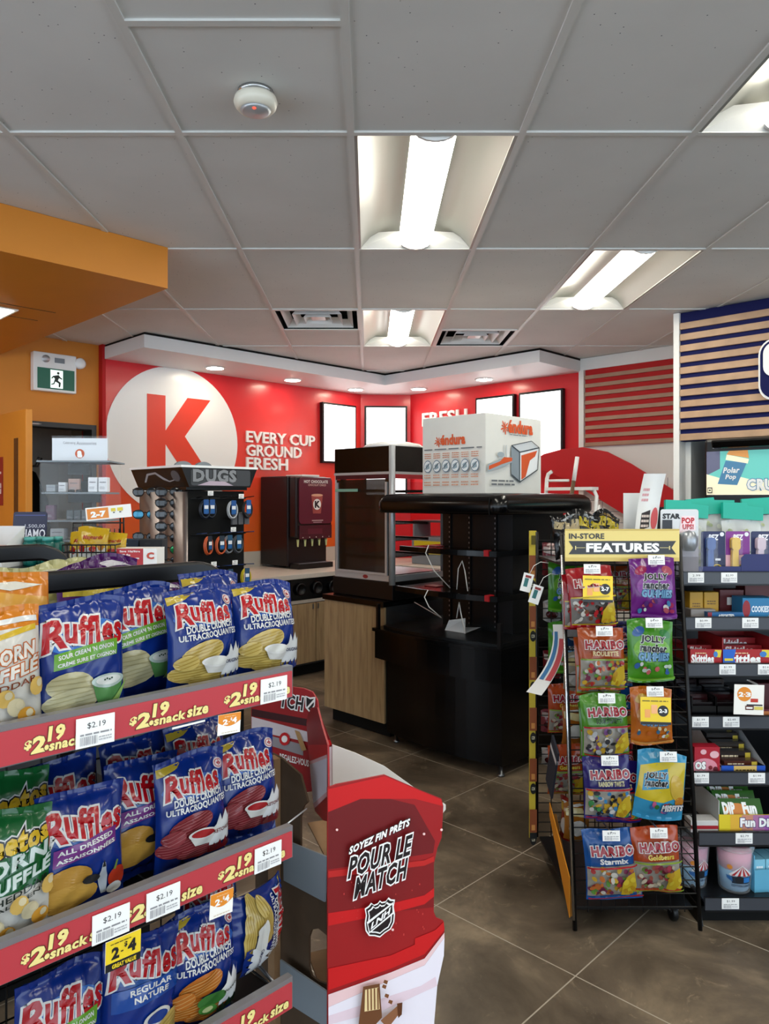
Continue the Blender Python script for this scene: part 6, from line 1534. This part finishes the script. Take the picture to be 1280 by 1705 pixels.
# teal header bags at the back of the top shelf
for k, (px, w, dz, lab) in enumerate([(1140, .19, .0, 'teal topped clear bag at left end of the top shelf'), (1190, .20, .012, 'teal topped clear bag behind the leftmost candy dispenser packs'), (1235, .18, -.01, 'teal topped clear bag, third from left on the top shelf'), (1282, .20, .012, 'teal topped clear bag cut by the right photo edge')]):
    p = gpos(px, 0, .16+.04*(k % 2)); r = thing('header_bag', lab, 'bag', p, .08*(-1)**k, 'teal topped bags on the top shelf'); r.rotation_euler = (-.1, (.07, -.05, .06, -.03)[k], .1*(-1)**k)
    me = bag_mesh('bag_body', w, .23+dz, .04, 'clear_bag', lambda pr: candies(pr, .1, .1, .9, .85, ['#cfd7a8', '#e4e6d2', '#b9c79a'], 26, 5+k), 110+k, 12, 14, .03); o = bpy.data.objects.new('bag_body', me); COL.objects.link(o); o.parent = r
    b = MB(); b.prism([(-w/2, .2301+dz), (w/2, .2301+dz), (w/2+.002, .285+dz), (.02, .290+dz), (.018, .302+dz), (-w/2, .298+dz)], -.010, .006, '#10a58e'); b.build('header_card', r)
# flat blue packs lying in front of them
# dispenser blister packs
def blister(px, c1, c2, c3, lab):
    p = gpos(px, 0, .045); r = thing('blister_pack', lab, 'blister pack', p, 0, 'candy dispenser packs on the top shelf')
    b = MB(); b.prism(rr(-.049, .0, .049, .175, .008), 0, .0015, c1); pr = face_print(b, -.049, 0, .098, .175, 0, eps=.0004); pr.rect(0, 0, 1, .45, c2); pr.text('PEZ', .30, .80, .72, .92, '#e9e9ee', .04, .2); pr.ell(.86, .93, .09, .05, '#dcdce0', 14); pr.ell(.66, .14, .2, .1, '#c9a83a', 16); pr.ell(.66, .14, .15, .075, '#1c1c22', 16); pr.rect(.58, .32, .80, .37, '#d8d8dc'); b.build('card', r)
    b = MB(); b.box(-.030, -.020, .01, -.006, -.001, .10, c3); b.prism(rr(-.034, .10, -.0, .15, .012), -.024, -.001, c3); b.build('dispenser', r)
    b = MB(); b.prism(rr(-.040, .005, .006, .16, .01), -.030, -.0255, 'acrylic'); b.build('clear_dome', r)
blister(1187, '#1c2350', '#23294a', '#3a5a9a', 'navy candy dispenser pack, leftmost on the top shelf'); blister(1228, '#7a2a86', '#d9a9b4', '#d9b23a', 'purple and pink candy dispenser pack with yellow dispenser'); blister(1270, '#20284f', '#1a1f3a', '#c9b5c2', 'navy candy dispenser pack at the right photo edge')
b = MB(); b.box(.0, 0, 0, .30, .004, .035, '#131a5a'); b.prism([(.17, .0), (.30, 0), (.30, .085), (.185, .085), (.17, .07)], -.001, .0, '#131a5a'); b.box(0, .004, 0, .30, .12, .004, '#131a5a'); tag(b.build('display_tray', loc=gpos(1163, 0, .008)), 'navy cardboard tray holding the candy dispenser packs', 'tray')
p = gpos(1131, 0, .012); t3 = thing('blister_pack', 'white and grey pop up toy card at the left end of top shelf', 'blister pack', p, -.04)
b = MB(); b.prism(rr(-.075, .0, .075, .265, .01), 0, .002, 'p#d7d9dc'); pr = face_print(b, -.075, 0, .15, .265, 0, eps=.0005); pr.poly([(0, 0), (1, 0), (1, .60), (.4, .50), (0, .40)], '#8d8790'); pr.rect(0, .0, 1, .28, '#5c5158'); pr.text('STAR', .06, .86, .5, .93, '#1a1a1e', .06)
pr.poly([(.48, .64), (.92, .68), (.90, .90), (.55, .90)], '#f0d8dc'); pr.text('POP', .56, .79, .88, .87, '#b81f2c', .05); pr.text('UPS!', .58, .70, .86, .77, '#b81f2c', .05); pr.ell(.12, .46, .12, .07, '#c99a2a', 16); pr.ell(.12, .30, .11, .06, '#b8964a', 16); pr.rect(.04, .60, .30, .84, '#2a2d33'); b.build('card', t3)
b = MB(); b.lathe([(.020, 0), (.030, .02), (.032, .05), (.022, .075), (0, .082)], 'steel', 16); b.build('figure', t3, (.025, -.034, .10))
b = MB(); b.prism(rr(-.015, .02, .065, .20, .015), -.072, -.067, 'acrylic'); b.build('clear_dome', t3)
def carton(px, i, dy, w, d, h, col, lab, art=None, name='candy_box', rz=0, grp=None, px_is_left=True, cat='box', dz=0):
    p = gpos(px, i, dy); b = MB(); b.box(0, 0, 0, w, d, h, col)
    if art: art(face_print(b, 0, 0, w, h, 0, eps=.0004))
    return tag(b.build(name, loc=(p[0], p[1], p[2]+dz), rz=rz, bevel=.0015, seg=1), lab, cat, grp)
# shelf 2
carton(1148, 1, .10, .055, .05, .10, '#b58a1f', 'yellow box at left on the second shelf', lambda pr: pr.lines(.2, .4, .8, .6, '#6a4a1a', 2, 1)); carton(1172, 1, .10, .060, .05, .10, '#b58a1f', 'yellow box on the second shelf, right of the other yellow box', lambda pr: pr.lines(.2, .5, .8, .7, '#6a4a1a', 2, 2))
def mint(pr): pr.text('ASSORTED', .30, .25, .75, .70, WH, .05, .2); pr.rect(0, 0, .12, 1, '#8a1f2a')
carton(1178, 1, .03, .14, .03, .028, '#16578a', 'blue candy roll tray lying on the second shelf', mint, 'candy_roll', cat='candy roll')
carton(1150, 1, .06, .10, .06, .035, 'p#8f8a86', 'low grey open carton at left of the second shelf')
carton(1198, 1, .14, .10, .06, .105, '#5a1a1c', 'dark red box at back of the second shelf', lambda pr: pr.rect(.3, .4, .6, .7, '#d8d8d6'))
carton(1236, 1, .03, .13, .09, .085, '#1f6f9e', 'blue carton with red end on the second shelf', lambda pr: (pr.ell(.12, .5, .12, .4, '#8a1a22', 16), pr.text('COOKIES', .28, .35, .80, .62, '#dfe8ee', .04, .1), pr.rect(.8, .05, .98, .2, '#c9a83a')))
carton(1240, 1, .18, .14, .08, .12, '#5a1214', 'maroon box at the back right of second shelf')
# shelf 3: skittles trays
def skit(pr): pr.text('Skittles', .04, .16, .74, .66, WH, .05); pr.poly([(.74, .55), (.95, .5), (.99, .95), (.78, .97)], '#d9c83a'); pr.ell(.80, .7, .07, .18, '#3a7ac0', 12); pr.lines(.15, .74, .5, .85, '#e9d0a0', 1, 3)
def skit_tray(px, w, h2, lab, blue=False, n=3):
    p = gpos(px, 2, .02); r = thing('candy_tray', lab, 'candy tray', p, 0, 'red candy trays on the third shelf')
    b = MB(); b.box(0, 0, 0, w, .004, .065, '#a3161c'); pr = face_print(b, 0, 0, w, .065, 0, eps=.0004); skit(pr)
    if blue: pr.poly([(0, 0), (.26, 0), (.22, .5), (.26, 1), (0, 1)], '#1f5fc0'); pr.rect(.03, .3, .2, .45, '#d9c83a')
    b.box(0, .0041, 0, w, .22, .004, '#8a1218'); b.box(w-.004, .0041, .0041, w, .22, .065+h2, '#8a1218'); b.box(0, .0041, .0041, .004, .22, .065+h2, '#8a1218'); b.box(.0041, .216, .0041, w-.0041, .22, .065+h2, '#8a1218'); b.build('tray', r)
    for k in range(n):
        b = MB(); b.box(.008, .02+.05*k, .006, w-.008, .055+.05*k, .045+.022*k, '#8f141b'); pr = face_print(b, .008, .006, w-.016, .039+.022*k, .02+.05*k, eps=.0004); pr.text('Skittles', .2, .45, .8, .9, '#e9e2e2', .05); b.build('candy_pack', r)
skit_tray(1149, .125, .0, 'red candy tray at left of the third shelf', n=2); skit_tray(1203, .20, .045, 'red candy tray with blue end and raised box on the third shelf', True)
# shelf 4: dark bar boxes
for k, (px, w, lab) in enumerate([(1152, .10, 'black open box of dark candy bars, left on the fourth shelf'), (1192, .12, 'black open box of dark candy bars behind the white offer card')]):
    p = gpos(px, 3, .02); r = thing('bar_box', lab, 'box', p, 0, 'black bar boxes on the fourth shelf')
    b = MB(); b.box(0, 0, 0, w, .004, .045, 'black_gloss'); b.box(0, .004, 0, w, .25, .004, 'black_gloss'); b.box(0, .0041, .0041, .004, .25, .08, 'black_gloss'); b.box(w-.004, .0041, .0041, w, .25, .08, 'black_gloss'); b.build('tray', r)
    for j in range(4):
        b = MB(); b.box(.008, .02+.05*j, .0045, w-.008, .055+.05*j, .055+.018*j, ['f#1a1214', 'f#3a1418', 'f#181a20', 'f#26181a'][j]); b.build('candy_bar', r)
carton(1243, 3, .02, .16, .03, .025, '#7a3a4a', 'low multicoloured candy pack at right of the fourth shelf', lambda pr: (pr.rect(.3, 0, .6, 1, '#b06a3a'), pr.rect(.6, 0, .8, 1, '#3a6a7a')))
carton(1262, 3, .12, .12, .06, .11, '#4a1418', 'dark red box behind the white offer card on the fourth shelf')
# shelf 5
carton(1156, 4, .02, .098, .05, .10, '#a8182c', 'red and pink candy box at left of the fifth shelf', lambda pr: (pr.ell(.4, .25, .5, .32, '#d98a9a', 20), pr.text('OS', .04, .16, .42, .42, WH, .07, 0, '#3a1a20', .12), pr.ell(.35, .82, .12, .1, '#e0b0b8', 14), pr.ell(.78, .72, .18, .14, '#e0b0b8', 16), pr.ell(.82, .16, .1, .1, '#5a1420', 12), pr.ell(.62, .22, .08, .08, '#7a1a24', 12)))
p = gpos(1201, 4, .02); r = thing('bar_box', 'open white carton of brown candy bars with blue front on the fifth shelf', 'box', p)
W_ = .17; b = MB(); b.box(0, 0, 0, W_, .004, .028, '#1f4fb0'); pr = face_print(b, 0, 0, W_, .028, 0, eps=.0004); pr.rect(.28, 0, .80, 1, '#cfae62'); pr.lines(.32, .2, .76, .8, '#4a3a1a', 1, 4); b.box(0, .004, 0, W_, .30, .004, 'p#c4c6ca'); b.add([(0, .0, .028), (0, .30, .0), (0, .30, .16), (W_, .0, .028), (W_, .30, .0), (W_, .30, .16)], [(0, 1, 2), (3, 4, 5)], 'p#c4c6ca'); b.box(0, .296, .004, W_, .30, .16, 'p#c4c6ca'); b.build('carton', r)
for j in range(5):
    b = MB(); b.box(.02, .02+.05*j, .0045, W_-.02, .058+.05*j, .040+.020*j, ['f#5a2a16', 'f#2a1a12', 'f#33261a', 'f#201612', 'f#1c1a14'][j]); pr = face_print(b, .02, .0045, W_-.04, .036+.02*j, .02+.05*j, eps=.0004); pr.rect(.82, .1, .98, .9, '#b09a2a'); pr.lines(.1, .6, .6, .85, '#c9b89a', 1, j); b.build('candy_bar', r)
# shelf 6
p = gpos(1197, 5, .02); r = thing('candy_tray', 'yellow and purple candy tray with green packs on the sixth shelf', 'candy tray', p)
W_ = .215; b = MB(); b.box(0, 0, 0, W_, .004, .068, '#d9c32e'); pr = face_print(b, 0, 0, W_, .068, 0, eps=.0004)
for k, c in enumerate(['#dcc52e', '#dfae3c', '#c78a72', '#a8709a', '#9a5aa6']): pr.poly([(.2*k, 0), (.2*k+.2, 0), (.2*k+.2, 1), (.2*k, 1)], c)
pr.text('Fun Dip', .38, .22, .97, .80, WH, .06, .0, '#3a2a6a', .12); b.box(0, .0041, 0, W_, .25, .004, 'p#c4c6c2'); b.box(0, .246, .0041, W_, .25, .17, 'p#b9bcb8'); b.box(0, .0041, .0041, .003, .246, .12, 'p#b9bcb8'); b.build('tray', r)
for j in range(4):
    b = MB(); T = Matrix.Translation((.02, .03+.05*j, .06+.012*j)) @ Matrix.Rotation(-.5, 4, 'X'); b.box(0, 0, -.03, W_-.05, .012, .055, 'f#3f7a2a', T)
    pr = Print(b, lambda u, v, d, T=T: tuple(T @ Vector((u, -d, -.03+v))), W_-.05, .085, None, .0004); pr.ell(.4, .5, .3, .3, '#c97a2a', 14); pr.text('Fun', .55, .35, .85, .8, WH, .06); pr.text('DIP', .08, .35, .35, .8, WH, .06); b.build('candy_pack', r)
carton(1150, 5, .02, .105, .06, .045, 'p#c9c6c4', 'white and red flat box at left of the sixth shelf', lambda pr: pr.rect(0, .3, 1, .6, '#a01f2a'))
# shelf 7: cotton candy tubs
def tub(px, dy, lab, first=[]):
    p = gpos(px, 6, dy)
    if first: return dup(first[0], p, (0, 0, .4), lab, 'cotton candy tubs on the bottom shelf')
    r = thing('candy_tub', lab, 'tub', p, 0, 'cotton candy tubs on the bottom shelf')
    b = MB(); b.lathe([(.052, 0), (.056, .004), (.066, .165), (.064, .165), (.050, .006), (0, .006)], 'tub_plastic', 32); B = b.build('tub', r)
    b = MB(); b.lathe([(.049, .008), (.056, .085), (0, .086)], '#6fb4dc', 24); b.lathe([(.0, .0865), (.056, .0868), (.061, .15), (.04, .158), (0, .16)], '#dc86a6', 24); b.build('cotton_candy', r)
    b = MB(); b.lathe([(.070, .160), (.072, .172), (.066, .180), (.058, .176), (0, .176)], 'tub_plastic', 32); b.build('lid', r)
    b = MB(); R_ = lambda v: .0565+.0605*.16*(v+.02)/.165*1.0
    def mpp(u, v, d): a = -PI/2+(u-.06)/.062; q = .0525+.0105*((v+.025)/.165)*1.25+.0016+d; return (q*math.cos(a), q*math.sin(a), v+.025)
    pr = Print(b, mpp, .12, .11, .010, .0003)
    pr.poly([(.10, .45), (.5, .80), (.90, .45), (.82, .40), (.5, .44), (.18, .40)], '#d9dade')
    for k in range(4): pr.poly([(.18+.18*k, .42), (.27+.18*k, .42), (.5, .78)], '#a8282c')
    pr.poly([(.16, .40), (.84, .40), (.80, .16), (.20, .16)], '#1f2a3a'); pr.poly([(.55, .38), (.80, .38), (.78, .2), (.56, .2)], '#2a72b8'); pr.ell(.42, .30, .13, .14, '#1a1c22', 14); pr.poly([(.02, .42), (.20, .38), (.22, .22), (.05, .30)], '#2a5f9a'); pr.text('COTTON CANDY', .18, .05, .82, .13, '#2a3040', .03); pr.ell(.14, .72, .08, .08, '#d98a3a', 12)
    b.build('label', r); first.append(r); return r
tub(1222, .09, 'pink and blue cotton candy tub in the middle of the bottom shelf'); tub(1150, .13, 'cotton candy tub half hidden behind the candy rack on bottom shelf')
p = gpos(1256, 6, .05); r = thing('candy_tray', 'light blue open carton at the right end of the bottom shelf', 'candy tray', p, .1)
b = MB(); b.box(0, 0, 0, .16, .004, .085, '#5fa6c4'); b.box(0, .0041, 0, .16, .25, .004, '#5fa6c4'); b.box(0, .0041, .0041, .004, .25, .14, '#5fa6c4'); b.box(.0041, .246, .0041, .16, .25, .17, '#4f96b4'); b.build('carton', r)
for k in range(3):
    b = MB(); b.box(.012+.048*k, .02, .0045, .056+.048*k, .10, .115, '#86c4da'); pr = face_print(b, .012+.048*k, .0045, .044, .11, .02, eps=.0004); pr.ell(.5, .4, .3, .12, '#2a5f7a', 12); pr.lines(.2, .7, .8, .85, '#e8f0f2', 1, k); b.build('candy_pack', r)
